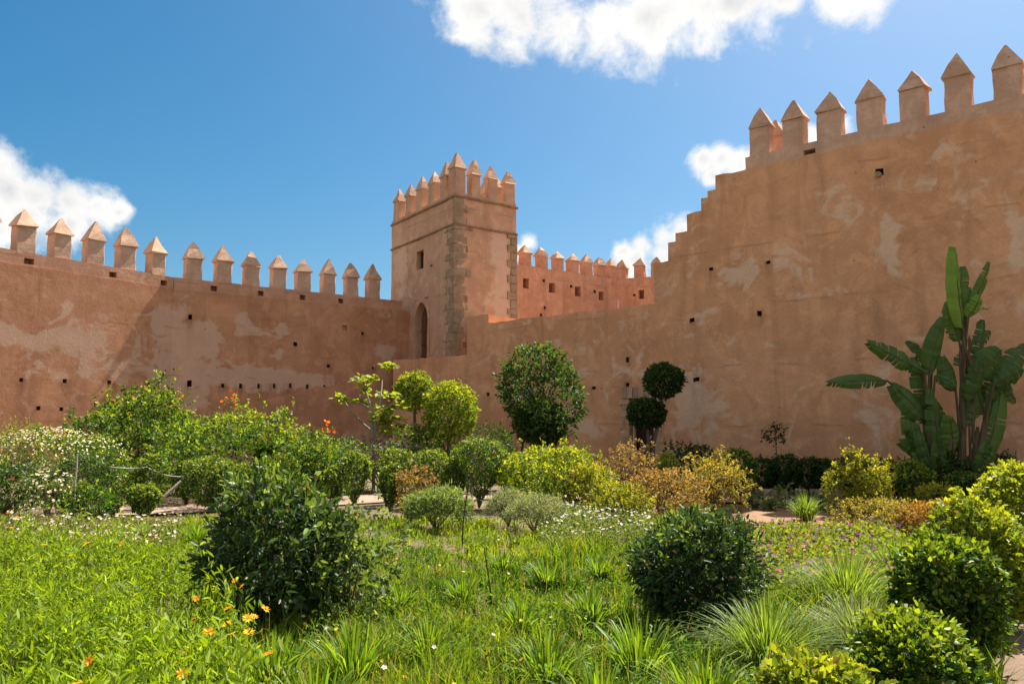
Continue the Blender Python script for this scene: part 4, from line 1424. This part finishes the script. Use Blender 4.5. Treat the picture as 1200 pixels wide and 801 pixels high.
# young fig with bare grey branches
Yf = 21.3
pf_ = at(438, 500, Yf)
FIG = empty('fig_tree', (pf_.x, Yf, 0))
tag(FIG, 'young fig tree with bare pale branches and lime leaf tufts', 'tree')
br = [[(438, 575), (437, 522), (436, 480), (428, 458), (425, 440)], [(436, 505), (424, 495), (410, 480), (404, 470), (393, 466)], [(437, 515), (446, 470), (448, 445), (453, 432)],
      [(437, 510), (452, 480), (462, 470), (468, 462)], [(437, 520), (455, 495), (466, 488)], [(436, 480), (420, 470), (422, 462)]]
mb = MB()
for k, b in enumerate(br):
    g = random.Random(k)
    pts = [at(x, y, Yf + (g.uniform(-.5, .5) if i > 1 and k else 0)) - Vector((pf_.x, Yf, 0)) for i, (x, y) in enumerate(b)]
    if k == 0: pts[0].z = 0
    mb.tube(pts, [(.05 if k == 0 else .03) * (1 - .65 * i / (len(b) - 1)) for i in range(len(b))], 6)
mb.build('trunk', M_BARKP, FIG)
tufts = [(404, 468, 10), (397, 464, 7), (424, 445, 13), (434, 443, 9), (455, 429, 10), (430, 456, 10), (422, 470, 8), (446, 462, 10), (460, 464, 9), (468, 475, 12), (452, 480, 14), (462, 490, 14), (448, 495, 14), (440, 488, 10), (470, 500, 14), (430, 474, 7), (455, 505, 14)]
parts = []
for x, y, w in tufts:
    k = int(w * 3.2)
    c = at(x, y, Yf + RNG.uniform(-.3, .3)) - Vector((pf_.x, Yf, 0))
    pos = np.array(c) + RNG.normal(0, 1, (k, 3)) * [w * .009, w * .009, w * .0045]
    ax = unit(rdir(k) * [1, 1, .25] + [0, 0, .1])
    parts.append(leaf_arrays(pos, ax, RNG.uniform(.12, .21, k), .36, colmix(k, ((.16, .22, .02), (.28, .33, .03))), .2, .15, up=np.array([0, 0, 1.])))
build('crown', merge(*parts), M_LEAF, FIG)


# ------------------------------------------------------------------ giant bird of paradise: every blade a leaf of its own
Yb = 17.5
pb = at(1122, 500, Yb)
BIRD = empty('bird_of_paradise', (pb.x, Yb, 0))
tag(BIRD, 'giant bird of paradise plant with torn paddle leaves against rampart', 'palm')
M_STEM = simple('pseudostem', (.11, .075, .035), (.055, .05, .02), 7, .7, .5, .3, (3, 3, .4))


def rel(px, py, Y=Yb): return at(px, py, Y) - Vector((pb.x, Yb, 0))


for path, r0 in (([(1128, 590), (1127, 520), (1129, 440), (1131, 370)], .10), ([(1092, 590), (1088, 530), (1084, 490)], .12), ([(1145, 590), (1148, 530), (1156, 488)], .12), ([(1112, 590), (1114, 540), (1112, 490)], .09), ([(1137, 590), (1142, 530), (1146, 500)], .08)):
    mb = MB()
    pts = [rel(x, y) for x, y in path]
    pts[0].z = 0
    fine_pts, rad = [], []
    for i in range(len(pts) - 1):
        for k in range(5):
            fine_pts.append(pts[i].lerp(pts[i + 1], k / 5)); rad.append(r0 * (1 - .55 * (i + k / 5) / (len(pts) - 1)) * (1 + .08 * ((i * 5 + k) % 2)))
    fine_pts.append(pts[-1]); rad.append(r0 * .4)
    mb.tube(fine_pts, rad, 8)
    mb.build('stem', M_STEM, BIRD)


def paddle(base, tip, width, dy, pet, bow=.12, tw=0., rip=.35, seed=0, col=0):
    """blade from base to tip (pixels of the picture turned into metres at this plant), petiole from pet"""
    g = random.Random(seed)
    a = rel(*base, Yb + dy * .4)
    b = rel(*tip, Yb + dy)
    ax = b - a
    Ln = ax.length
    ax.normalize()
    w = width * .58 * Yb / 955
    rip *= .8
    bow *= .4
    view = Vector((math.sin(tw), -math.cos(tw), .25)).normalized()
    side = ax.cross(view).normalized()
    nor = side.cross(ax).normalized()
    n = 14
    vs, fs, cs = [], [], []
    rib = []
    for i in range(n + 1):
        f = i / n
        rib.append(a + ax * Ln * f + nor * (bow * Ln * math.sin(f * 2.6) * .5) - Vector((0, 0, 1)) * (bow * Ln * f * f * .5))
    wv_ = g.uniform(-.09, .09) * Ln
    rib = [p + side * (wv_ * math.sin(i / n * 3.1)) + nor * g.uniform(-.012, .012) for i, p in enumerate(rib)]
    prof = lambda f: (math.sin(math.pi * min(1, max(0, .06 + f * .90))) ** .55) * (1 - .25 * f)
    base_c = [(.055, .115, .022), (.08, .155, .024), (.14, .25, .028)][col]
    for s in (-1, 1):
        for i in range(n):
            f0, f1 = i / n, (i + 1) / n
            ripd = g.random() < rip
            cut = g.uniform(.72, .95) if ripd else 1. - g.uniform(0, .03)
            gap = g.uniform(.0, .5) if ripd else 0.
            sw = g.uniform(-.05, .05) * (2 if ripd else .4)
            q0 = rib[i] + side * s * w * prof(f0) * cut - nor * w * (.35 + sw) + ax * Ln / n * (.35 + gap * .3)
            q1 = rib[i + 1] + side * s * w * prof(f1) * cut - nor * w * (.35 + sw) + ax * Ln / n * (.35 - gap)
            m0 = rib[i].lerp(q0, .5) + nor * w * .10
            m1 = rib[i + 1].lerp(q1, .5) + nor * w * .10
            k = len(vs)
            vs += [rib[i], rib[i + 1], m1, m0, q1, q0]
            fs += [(k, k + 1, k + 2, k + 3), (k + 3, k + 2, k + 4, k + 5)]
            cv = 1 + g.uniform(-.12, .12)
            cs += [[x * cv for x in base_c]] * 6
    V = np.array([tuple(v) for v in vs])
    flat = np.array([x for f in fs for x in f])
    o = link('leaf', mesh_np('leaf', V, flat, np.full(len(fs), 4), np.array(cs)), M_GLOSS, BIRD)
    mb = MB()
    p0 = rel(*pet)
    mid = p0.lerp(a, .5) + Vector((0, 0, .15)) * (1 if abs(a.x - p0.x) > .3 else 0)
    tipr = [p for p in rib[::2]]
    mb.tube([p0, mid, a] + tipr[1:], [.035, .028, .022] + [.018 * (1 - .9 * i / len(tipr)) for i in range(1, len(tipr))], 6)
    mb.build('petiole', M_STEM, o)


LV = [((1129, 385), (1120, 289), 30, -.2, (1130, 395), .05, .5, .1, 2), ((1131, 372), (1128, 312), 22, .2, (1130, 395), .05, -.6, .1, 1), ((1136, 362), (1159, 306), 14, .1, (1131, 400), .15, .3, .2, 1),
      ((1134, 372), (1148, 345), 18, -.3, (1131, 400), .2, .2, .5, 2), ((1124, 400), (1112, 352), 22, .1, (1130, 430), .1, -.3, .2, 1),
      ((1089, 441), (1107, 372), 24, -.3, (1086, 520), .08, .2, .1, 0), ((1084, 436), (1017, 399), 22, -.4, (1086, 510), .12, -.4, .5, 0), ((1040, 446), (970, 447), 18, -.6, (1086, 500), .12, .2, .45, 0),
      ((1088, 492), (1046, 449), 30, -.3, (1088, 530), .1, .1, .2, 0), ((1087, 484), (1074, 418), 28, .1, (1088, 530), .06, .4, .15, 0), ((1120, 458), (1106, 416), 24, -.2, (1126, 520), .1, .1, .1, 0),
      ((1096, 440), (1120, 452), 16, -.4, (1090, 500), .15, -.2, .3, 0), ((1092, 430), (1064, 398), 18, .3, (1088, 510), .1, .2, .35, 0),
      ((1157, 466), (1204, 402), 34, .1, (1150, 520), .12, -.3, .55, 0), ((1142, 446), (1172, 408), 36, -.3, (1140, 520), .1, .2, .3, 0), ((1155, 486), (1144, 444), 28, .2, (1150, 530), .08, .0, .4, 0),
      ((1146, 420), (1153, 374), 22, .1, (1131, 430), .1, .3, .8, 0), ((1140, 400), (1160, 386), 14, .4, (1131, 420), .2, -.2, .8, 0), ((1164, 452), (1200, 432), 26, -.3, (1150, 520), .18, .3, .6, 0),
      ((1088, 540), (1054, 517), 20, -.4, (1092, 560), .1, .0, .2, 0), ((1084, 524), (1062, 503), 15, -.2, (1090, 550), .1, .2, .2, 0), ((1116, 532), (1112, 486), 26, -.3, (1116, 560), .05, .1, .2, 1),
      ((1102, 505), (1094, 468), 22, .2, (1100, 550), .06, -.3, .2, 0), ((1136, 500), (1146, 466), 20, -.1, (1138, 550), .06, .3, .3, 0), ((1170, 440), (1190, 470), 22, .2, (1152, 500), .25, .1, .6, 0), ((1125, 430), (1140, 418), 24, .3, (1128, 470), .2, .2, .6, 0),
      ((1100, 542), (1092, 455), 24, -.3, (1100, 575), .08, .2, .3, 0),
      ((1155, 540), (1174, 452), 26, .1, (1150, 575), .1, -.2, .4, 1), ((1086, 545), (1064, 468), 22, -.1, (1092, 575), .1, .1, .3, 1),
      ((1096, 552), (1076, 495), 20, -.5, (1098, 580), .1, .3, .2, 0), ((1134, 470), (1150, 420), 24, -.3, (1130, 510), .08, .1, .5, 0)]
for i, (b, t, w, dy, pet, bow, tw, rip, col) in enumerate(LV):
    paddle(b, t, w, dy, pet, bow, tw, rip, i + 3, col)
for k in range(26):         # dead brown sheaths hanging on the stems
    x0, y0 = random.choice(((1128, 470), (1088, 520), (1148, 530), (1130, 420), (1113, 530)))
    p = rel(x0 + random.uniform(-7, 7), y0 + random.uniform(-30, 30), Yb - random.uniform(.05, .25))
    ln = random.uniform(.3, .8)
    sd = Vector((random.uniform(-.35, .35), random.uniform(-.2, 0), -1)).normalized()
    arr = leaf_arrays(np.array([tuple(p)]), np.array([tuple(sd)]), ln, .09, np.array([[.13, .085, .045]]) * random.uniform(.6, 1.4), .1, .4)
    build('dead_leaf', arr, M_LEAF, BIRD)
for k in range(9):
    a = -2.6 + k * .26
    b0 = (1105 + random.uniform(-25, 45), 560)
    paddle(b0, (b0[0] + math.cos(a) * 30 + 4, 560 + math.sin(a) * 44), 15, -.4, (b0[0], 585), .1, .2, .2, 70 + k, k % 2)
# pale flower head high on the main stem
k = 26
c = rel(1151, 361)
fx = unit(rdir(k) * .55 + [.7, -.3, .25])
fb = build('flower', leaf_arrays(np.tile(np.array(c), (k, 1)) - fx * .1, fx, RNG.uniform(.15, .34, k), .09, np.tile([[.62, .52, .36]], (k, 1)) * RNG.uniform(.7, 1.2, (k, 1)), .1), M_PETAL, BIRD)

# ------------------------------------------------------------------ rope fence, sticks
def post(px, py_top, Y, label, lean=(0, 0), r=.018, mat=None, name='post'):
    p = at(px, 500, Y)
    zt = at(px, py_top, Y).z
    mb = MB()
    n = 5
    mb.tube([(lean[0] * f + .01 * math.sin(f * 9), lean[1] * f, zt * f) for f in [i / n for i in range(n + 1)]], [r * (1 - .25 * i / n) for i in range(n + 1)], 6)
    return tag(mb.build(name, mat or M_PALEW, None, (p.x, Y, 0)), label, 'post')
post(92, 532, 14.2, 'thin pale upright post in front of white daisy mound')
a_, b_, c_ = at(112, 543, 15.6), at(172, 547, 15.9), at(216, 558, 16.3)
mb = MB()
pts = []
for (p, q, sag) in ((a_, b_, .05), (b_, c_, .06)):
    for k in range(8):
        f = k / 8
        pts.append(p.lerp(q, f) - Vector((0, 0, sag * 4 * f * (1 - f))))
pts.append(c_)
mb.tube([p - a_ for p in pts], [.010] * len(pts), 5)
tag(mb.build('rope', M_ROPE, None, a_), 'slack pale rope strung past the upright clipped shrub', 'rope')
g0, g1 = at(192, 576, 16.2), at(224, 553, 16.6)
mb = MB()
mb.tube([(0, 0, -.1), g1 - g0], [.035, .03], 6)
tag(mb.build('slanting_pole', M_PALEW, None, (g0.x, g0.y, max(.0, g0.z))), 'slanting pale pole propped beside the rounded clipped shrub', 'pole')
g0 = ground(541, 645)
mb = MB()
t1 = at(549, 554, g0.y)
mb.tube([(0, 0, 0), (.02, 0, t1.z * .4), (t1.x - g0.x, 0, t1.z * .85), (t1.x - g0.x - .03, .02, t1.z)], [.012, .011, .009, .006], 6)
tag(mb.build('garden_stake', M_METAL, None, g0), 'taller dark bent stake standing in the lawn', 'stake')
g0 = ground(577, 715)
mb = MB()
t1 = at(567, 640, g0.y)
mb.tube([(0, 0, 0), ((t1.x - g0.x) * .4, 0, t1.z * .5), (t1.x - g0.x, 0, t1.z)], [.009, .007, .004], 6)
tag(mb.build('garden_stake', M_METAL, None, g0), 'shorter thin dark twig stake standing in the grass', 'stake')

# ------------------------------------------------------------------ lawn, beds and flowers
def field(n, x0, x1, y0, y1, power=1.0):
    """points over a rectangle, thinning with distance"""
    u = RNG.uniform(0, 1, n)
    Y = y0 * (y1 / y0) ** (u ** power)
    X = RNG.uniform(0, 1, n) * (x1 - x0) + x0
    return X, Y


def lown(x, y, s=0.):
    return (np.sin(x * 1.1 + y * .6 + s) + np.sin(x * 2.3 - y * 1.7 + 2 * s) + np.sin(x * 4.1 + y * 3.3 + s) * .6) / 2.6


BED_Y = [2.0, 4.2, 7.0, 9.0, 10.6]
BED_U = [-.29, -.31, -.37, -.43, -.52]
def in_bed(X, Y): return (X / Y < np.interp(Y, BED_Y, BED_U)) & (Y < 10.6)
def path_side(X, Y):      # left edge of the side path
    return np.interp(Y, [0, 3.5, 6, 9, 12.5, 16.6], [1.9, 2.5, 3.35, 4.75, 6.5, 8.3])


# grass of the lawn
nt_ = 15000
per = 17
u = RNG.uniform(0, 1, nt_)
Yt = 2.3 * (14.6 / 2.3) ** u
Xt = (RNG.uniform(-.62, .62, nt_)) * (Yt + 1.5)
Ht = RNG.uniform(.5, 1.5, nt_) * (1 + .5 * lown(Xt * 1.4, Yt * 1.4, 5.))
kk = np.repeat(np.arange(nt_), per)
ro = np.abs(RNG.normal(0, 1, (nt_ * per, 1))) * (.018 + .006 * Yt[kk, None])
an = RNG.uniform(0, 6.283, nt_ * per)
X = Xt[kk] + np.cos(an) * ro[:, 0]
Y = Yt[kk] + np.sin(an) * ro[:, 0]
HM = Ht[kk]
n = len(X)
bare = lown(X * 2.1, Y * 2.1, 9.) > .62
k = ~in_bed(X, Y) & (X < path_side(X, Y) - .1) & (X / Y > -.66) & ~(bare & (RNG.uniform(0, 1, n) < .85))
k &= ~((X > 1.6) & (X < 6.6) & (Y > 13.2))
mag = (X / Y > .25) & (Y > 8) & (Y < 13.4)
k &= ~(mag & (RNG.uniform(0, 1, n) < .75))
HM = HM[k]
tcol = RNG.normal(0, .24, nt_)[kk][k]
X, Y = X[k], Y[k]
n = len(X)
pn = lown(X, Y)
pn2 = lown(X * 1.7, Y * 1.7, 2.)
far = np.clip((Y - 8.5) / 3, 0, 1) * (X / Y < .04)
H = (.11 + .06 * np.clip(pn2, -1, 1) + RNG.uniform(0, .09, n)) * HM * (1 - .5 * far)
t = np.clip(.40 + .5 * pn + tcol + RNG.normal(0, .14, n) + .3 * far, 0, 1)[:, None]
col = np.array([.042, .105, .010]) * (1 - t) + np.array([.21, .275, .016]) * t
dry = (RNG.uniform(0, 1, n) < .05 + .22 * (pn2 > .35))[:, None]
col = np.where(dry, np.array([[.17, .155, .05]]), col)
col = col * (1 + RNG.normal(0, .14, (n, 1)))
a = RNG.uniform(0, 6.283, n)
lean = np.stack([np.cos(a), np.sin(a), np.zeros(n)], 1) * RNG.uniform(.1, .75, (n, 1))
W = .002 + .00055 * Y
tag(build('grass', blade_arrays(np.stack([X, Y, np.zeros(n) - .01], 1), lean, H, W * RNG.uniform(.7, 1.3, n), col), M_GRASS), 'bright uneven grass and weeds covering the garden floor', kind='stuff')

# weeds and broad leaves scattered in the lawn
n = 3600
u = RNG.uniform(0, 1, n)
Y = 2.6 * (12.5 / 2.6) ** u
X = RNG.uniform(-.5, .5, n) * (Y + 1)
k = ~in_bed(X, Y) & (X < path_side(X, Y) - .2) & (lown(X, Y, 4.) > -.1)
X, Y = X[k], Y[k]
n = len(X); per = 9
kk = np.repeat(np.arange(n), per)
pos = np.stack([X[kk], Y[kk], np.zeros(n * per)], 1) + RNG.normal(0, .05, (n * per, 3)) * [1, 1, 0] + np.stack([np.zeros(n * per)] * 2 + [RNG.uniform(.02, .24, n * per)], 1)
ax = unit(rdir(n * per) + [0, 0, .6])
tag(build('weeds', leaf_arrays(pos, ax, RNG.uniform(.03, .06, n * per), RNG.uniform(.12, .24, n * per), colmix(n * per, ((.06, .13, .018), (.15, .21, .03)))), M_LEAF), 'low leafy weeds mixed through the grass', kind='stuff')

n = 700
u = RNG.uniform(0, 1, n)
Y = 3.2 * (13.5 / 3.2) ** u
X = RNG.uniform(-.36, .42, n) * Y
k = ~in_bed(X, Y) & (X < path_side(X, Y) - .3)
X, Y = X[k], Y[k]
n = len(X)
a = RNG.uniform(0, 6.283, n)
tag(build('dry_stalks', blade_arrays(np.stack([X, Y, np.zeros(n)], 1), np.stack([np.cos(a), np.sin(a), np.zeros(n)], 1) * .25, RNG.uniform(.2, .46, n), .0018 + .00022 * Y, colmix(n, ((.22, .17, .08), (.15, .13, .05))), .3), M_GRASS), 'thin dry stalks standing through the grass', kind='stuff')
k = RNG.uniform(0, 1, n) < .16
nf = k.sum()
pal_ = np.array([[.75, .72, .70], [.70, .30, .03], [.70, .60, .06]])
tag(build('wild_flowers', disc_arrays(np.stack([X[k], Y[k], RNG.uniform(.12, .26, nf)], 1), unit(rdir(nf) * .5 + [0, -.3, .9]), RNG.uniform(.012, .02, nf), pal_[RNG.integers(0, 3, nf)], 5, (.5, .3, .03)), M_PETAL), 'tiny white and orange wild flowers in the grass', kind='stuff')

# marigold bed
BED = empty('marigold_bed', (-2.2, 5.0, 0))
tag(BED, 'dense bright green marigold bed with orange flowers beside dark bush', 'flower bed')
nc = 400
u = RNG.uniform(0, 1, nc)
Yc = 2.0 * (10.4 / 2.0) ** u
Xc = np.interp(Yc, BED_Y, BED_U) * Yc - RNG.uniform(0, 1, nc) * (.95 + .32 * Yc)
sc = 15
kc = np.repeat(np.arange(nc), sc)
n = nc * sc
rad_ = RNG.uniform(0, 1, n) ** .6
an = RNG.uniform(0, 6.283, n)
cr = RNG.uniform(.10, .19, nc) * (.62 + .06 * Yc)
X = Xc[kc] + np.cos(an) * rad_ * cr[kc]
Y = Yc[kc] + np.sin(an) * rad_ * cr[kc]
Hs = (RNG.uniform(.30, .64, nc) * (1 + .25 * lown(Xc * 1.3, Yc * 1.3, 1.)))[kc] * (1 - .5 * rad_ ** 2) * RNG.uniform(.85, 1.12, n)
per = 18
kk = np.repeat(np.arange(n), per)
f = RNG.uniform(.15, 1, n * per)
a = RNG.uniform(0, 6.283, n)
lean = np.stack([np.cos(a), np.sin(a)], 1) * RNG.uniform(0, .35, (n, 1))
pos = np.stack([X[kk] + lean[kk, 0] * Hs[kk] * f, Y[kk] + lean[kk, 1] * Hs[kk] * f, Hs[kk] * f], 1) + RNG.normal(0, .012, (n * per, 3))
ax = unit(rdir(n * per) + np.array([0, 0, .55]) + np.array([0, 0, .7]) * (f > .8)[:, None])
tint = np.clip(.5 + .5 * lown(X, Y, 7.), 0, 1)[kk][:, None]
col = colmix(n * per, ((.10, .175, .010), (.22, .29, .015))) * (.85 + .3 * tint)
arr = leaf_arrays(pos, ax, RNG.uniform(.04, .10, n * per), RNG.uniform(.08, .125, n * per), col, .2)
arr[0][:] -= np.array([-2.2, 5.0, 0])
tag(build('foliage', arr, M_LEAF, BED), kind='stuff')
arr = blade_arrays(np.stack([X, Y, np.zeros(n)], 1), np.concatenate([lean, np.zeros((n, 1))], 1), Hs, .003, colmix(n, ((.08, .12, .02), (.13, .17, .03))), .2)
arr[0][:] -= np.array([-2.2, 5.0, 0])
tag(build('stalks', arr, M_GRASS, BED), kind='stuff')
fl_px = [(230, 701), (228, 724), (266, 731), (272, 742), (262, 748), (290, 724), (297, 722), (292, 740), (284, 686), (311, 713), (316, 765), (220, 761), (214, 789), (104, 774), (92, 800), (82, 651), (52, 638), (32, 630), (114, 630), (103, 636), (12, 618), (2, 612), (10, 600), (20, 606), (142, 637), (275, 680), (245, 740), (268, 712)]
for i, (x, y) in enumerate(fl_px):
    hz = .52 if y > 660 else .42
    d = ray(x, y)
    kz = (hz - EYE) / d.z
    p = Vector((d.x * kz, kz, hz))
    fo = empty('flower', p - Vector((-2.2, 5.0, 0))); fo.parent = BED
    m = 11
    nz_ = unit(np.array([[RNG.normal(0, .35), RNG.normal(-.3, .35), 1.]]))[0]
    aa = unit(np.cross(nz_, [1, .2, 0])[None])[0]
    bb = np.cross(nz_, aa)
    an = np.arange(m) / m * 6.283 + RNG.normal(0, .1, m)
    rad = np.cos(an)[:, None] * aa + np.sin(an)[:, None] * bb
    s = RNG.uniform(.020, .032)
    build('petals', leaf_arrays(rad * s * .15, unit(rad + nz_ * .25), s * RNG.uniform(.85, 1.15, m), .24, np.tile([[.80, .33 + RNG.uniform(-.05, .1), .015]], (m, 1)) * RNG.uniform(.85, 1.1, (m, 1)), .05, .1, up=nz_), M_PETAL, fo)
    build('flower_eye', disc_arrays(np.array([nz_ * .006]), nz_[None], s * .32, np.array([[.45, .16, .01]]), 6), M_PETAL, fo)
    mb = MB()
    mb.tube([(0, 0, -hz + .02), (.01, .0, -.12), (0, 0, 0)], [.003, .003, .0025], 4)
    mb.build('stalk', M_STEM, fo)

# leafy cover with purple flowers on the right, white daisies in the middle, mixed low plants on the left
def cover(name, label, n, pts_fn, hgt, pal, leaf, wr, per=10):
    X, Y = pts_fn(n)
    n = len(X)
    kk = np.repeat(np.arange(n), per)
    f = RNG.uniform(.1, 1, n * per)
    Hs = hgt * (1 + .35 * lown(X * 2, Y * 2, 3.)) * RNG.uniform(.7, 1.2, n)
    pos = np.stack([X[kk], Y[kk], Hs[kk] * f], 1) + RNG.normal(0, leaf * .7, (n * per, 3)) * [1, 1, .3]
    pos[:, 2] = np.maximum(pos[:, 2], .005)
    o = build(name, leaf_arrays(pos, unit(rdir(n * per) + [0, 0, .5]), leaf * RNG.uniform(.7, 1.3, n * per), wr, colmix(n * per, pal)), M_LEAF)
    tag(o, label, kind='stuff')
    return X, Y, Hs


def fn_purple(n):
    Y = RNG.uniform(7.6, 12.2, n)
    X = RNG.uniform(.24, .50, n) * Y
    k = X < path_side(X, Y) - .6
    return X[k], Y[k]


X, Y, Hs = cover('flowering_ground_cover', 'yellow green leafy cover dotted with purple flowers', 2600, fn_purple, .2, ((.11, .155, .02), (.22, .24, .03)), .055, .36)
k = RNG.uniform(0, 1, len(X)) < .13
nf = k.sum()
cc = np.where(RNG.uniform(0, 1, (nf, 1)) < .6, np.array([[.17, .035, .17]]), np.array([[.42, .03, .13]]))
pos = np.stack([X[k], Y[k], Hs[k] + .03], 1)
tag(build('purple_flowers', disc_arrays(pos, unit(rdir(nf) * .5 + [0, -.5, .8]), RNG.uniform(.02, .036, nf), cc, 5), M_PETAL), 'small purple and magenta flowers over the leafy cover', kind='stuff')


def fn_daisy(n):
    Y = RNG.uniform(10.8, 15.2, n)
    X = RNG.uniform(.035, .17, n) * Y
    return X, Y


X, Y, Hs = cover('daisy_cover', 'pale sage plants full of white daisies in mid garden', 900, fn_daisy, .26, ((.08, .115, .035), (.16, .19, .06)), .06, .2)
k = RNG.uniform(0, 1, len(X)) < .30
nf = k.sum()
tag(build('white_daisies', disc_arrays(np.stack([X[k], Y[k], Hs[k] + .03], 1), unit(rdir(nf) * .45 + [.1, -.3, .9]), RNG.uniform(.016, .028, nf), np.tile([[.66, .62, .70]], (nf, 1)), 6, (.6, .4, .1)), M_PETAL), 'white daisies scattered above the sage plants', kind='stuff')


def fn_mix(n):
    Y = RNG.uniform(10.4, 13.4, n)
    X = RNG.uniform(-.62, -.40, n) * Y
    return X, Y


X, Y, Hs = cover('border_plants', 'low mixed border plants between marigolds and path', 900, fn_mix, .2, ((.10, .12, .04), (.19, .17, .07)), .05, .22)
k = RNG.uniform(0, 1, len(X)) < .22
nf = k.sum()
tag(build('border_flowers', disc_arrays(np.stack([X[k], Y[k], Hs[k] + .04], 1), unit(rdir(nf) * .45 + [.1, -.3, .9]), RNG.uniform(.018, .03, nf), np.tile([[.68, .6, .62]], (nf, 1)), 6, (.6, .4, .1)), M_PETAL), 'small pale flowers over the border plants', kind='stuff')


def fn_wallfoot(n):
    t = RNG.uniform(-14, 12, n)
    o = np.abs(RNG.normal(0, .5, n)) + .05
    P = np.array([tuple(PR.pt(a, 0, b)) for a, b in zip(t, o)])
    return P[:, 0], P[:, 1]


cover('wall_weeds', 'scrubby weeds along the foot of the rampart', 420, fn_wallfoot, .16, ((.05, .08, .02), (.10, .13, .03)), .06, .25, 8)


# strap leaved clumps
def clump(px, Y, H, n, spread, pal, label, w=.006, group='strap leaved clumps in the lawn', name='grass_clump'):
    p = at(px, 500, Y)
    a = RNG.uniform(0, 6.283, n)
    r = RNG.uniform(0, 1, n) ** .7
    pos = np.stack([np.cos(a) * r * .12 * H / .4, np.sin(a) * r * .12 * H / .4, np.zeros(n)], 1)
    lean = np.stack([np.cos(a), np.sin(a), np.zeros(n)], 1) * (r * spread * RNG.uniform(.6, 1.2, n))[:, None] + RNG.normal(0, .08, (n, 3)) * [1, 1, 0]
    o = build(name, long_blades(pos, lean, H * RNG.uniform(.6, 1.15, n), w * RNG.uniform(.7, 1.3, n), colmix(n, pal)), M_GRASS, None, (p.x, Y, 0))
    tag(o, label, 'grass clump', group)


FG = ((.085, .15, .03), (.19, .25, .045))
clump(985, 7.1, .62, 900, 1.0, FG, 'large fountain of fine grass in front of the purple flowers', .004, None)
clump(1042, 8.6, .5, 600, .8, FG, 'upright tuft of fine grass left of the boxy hedge plant', .004, None)
clump(890, 5.5, .55, 650, 1.05, FG, 'arching fountain of fine grass before the rounded evergreen bush', .004, None)
clump(1000, 5.9, .5, 500, 1.0, ((.10, .15, .06), (.20, .24, .10)), 'pale striped arching grass next to the lowest hedge', .004, None)
clump(940, 14.2, .5, 300, .8, FG, 'fresh green tuft at the edge of bare sandy soil', .006, None)
SG = ((.06, .14, .014), (.18, .25, .02))
for px, Y, H in ((420, 5.2, .45), (505, 5.6, .36), (640, 5.2, .38), (745, 5.3, .46), (700, 4.4, .40), (820, 4.6, .42), (380, 4.4, .40), (610, 6.4, .34), (690, 6.6, .36),
                 (545, 7.4, .32), (640, 8.2, .34), (470, 7.2, .3), (590, 9.0, .3), (700, 8.6, .32), (330, 5.0, .42), (210, 11.6, .34), (175, 11.8, .3), (235, 11.2, .34), (760, 8.4, .34)):
    if px < 250: lab, gr = 'low green tuft at the path edge below the small round clipped shrub', 'tufts at the path edge'
    elif px < 450: lab, gr = 'strap leaved clump between the marigolds and the large dark bush', 'strap leaved clumps by the marigolds'
    elif px > 730: lab, gr = 'strap leaved clump at the foot of the rounded dark evergreen bush', 'strap leaved clumps by the evergreen bush'
    elif Y > 6: lab, gr = 'smaller strap leaved clump in the open lawn around the dark stakes', 'small clumps around the stakes'
    else: lab, gr = 'big strap leaved clump in the open lawn between the two dark bushes', 'big clumps in the open lawn'
    clump(px, Y, H, 150, .75, SG, lab, .0075, gr)
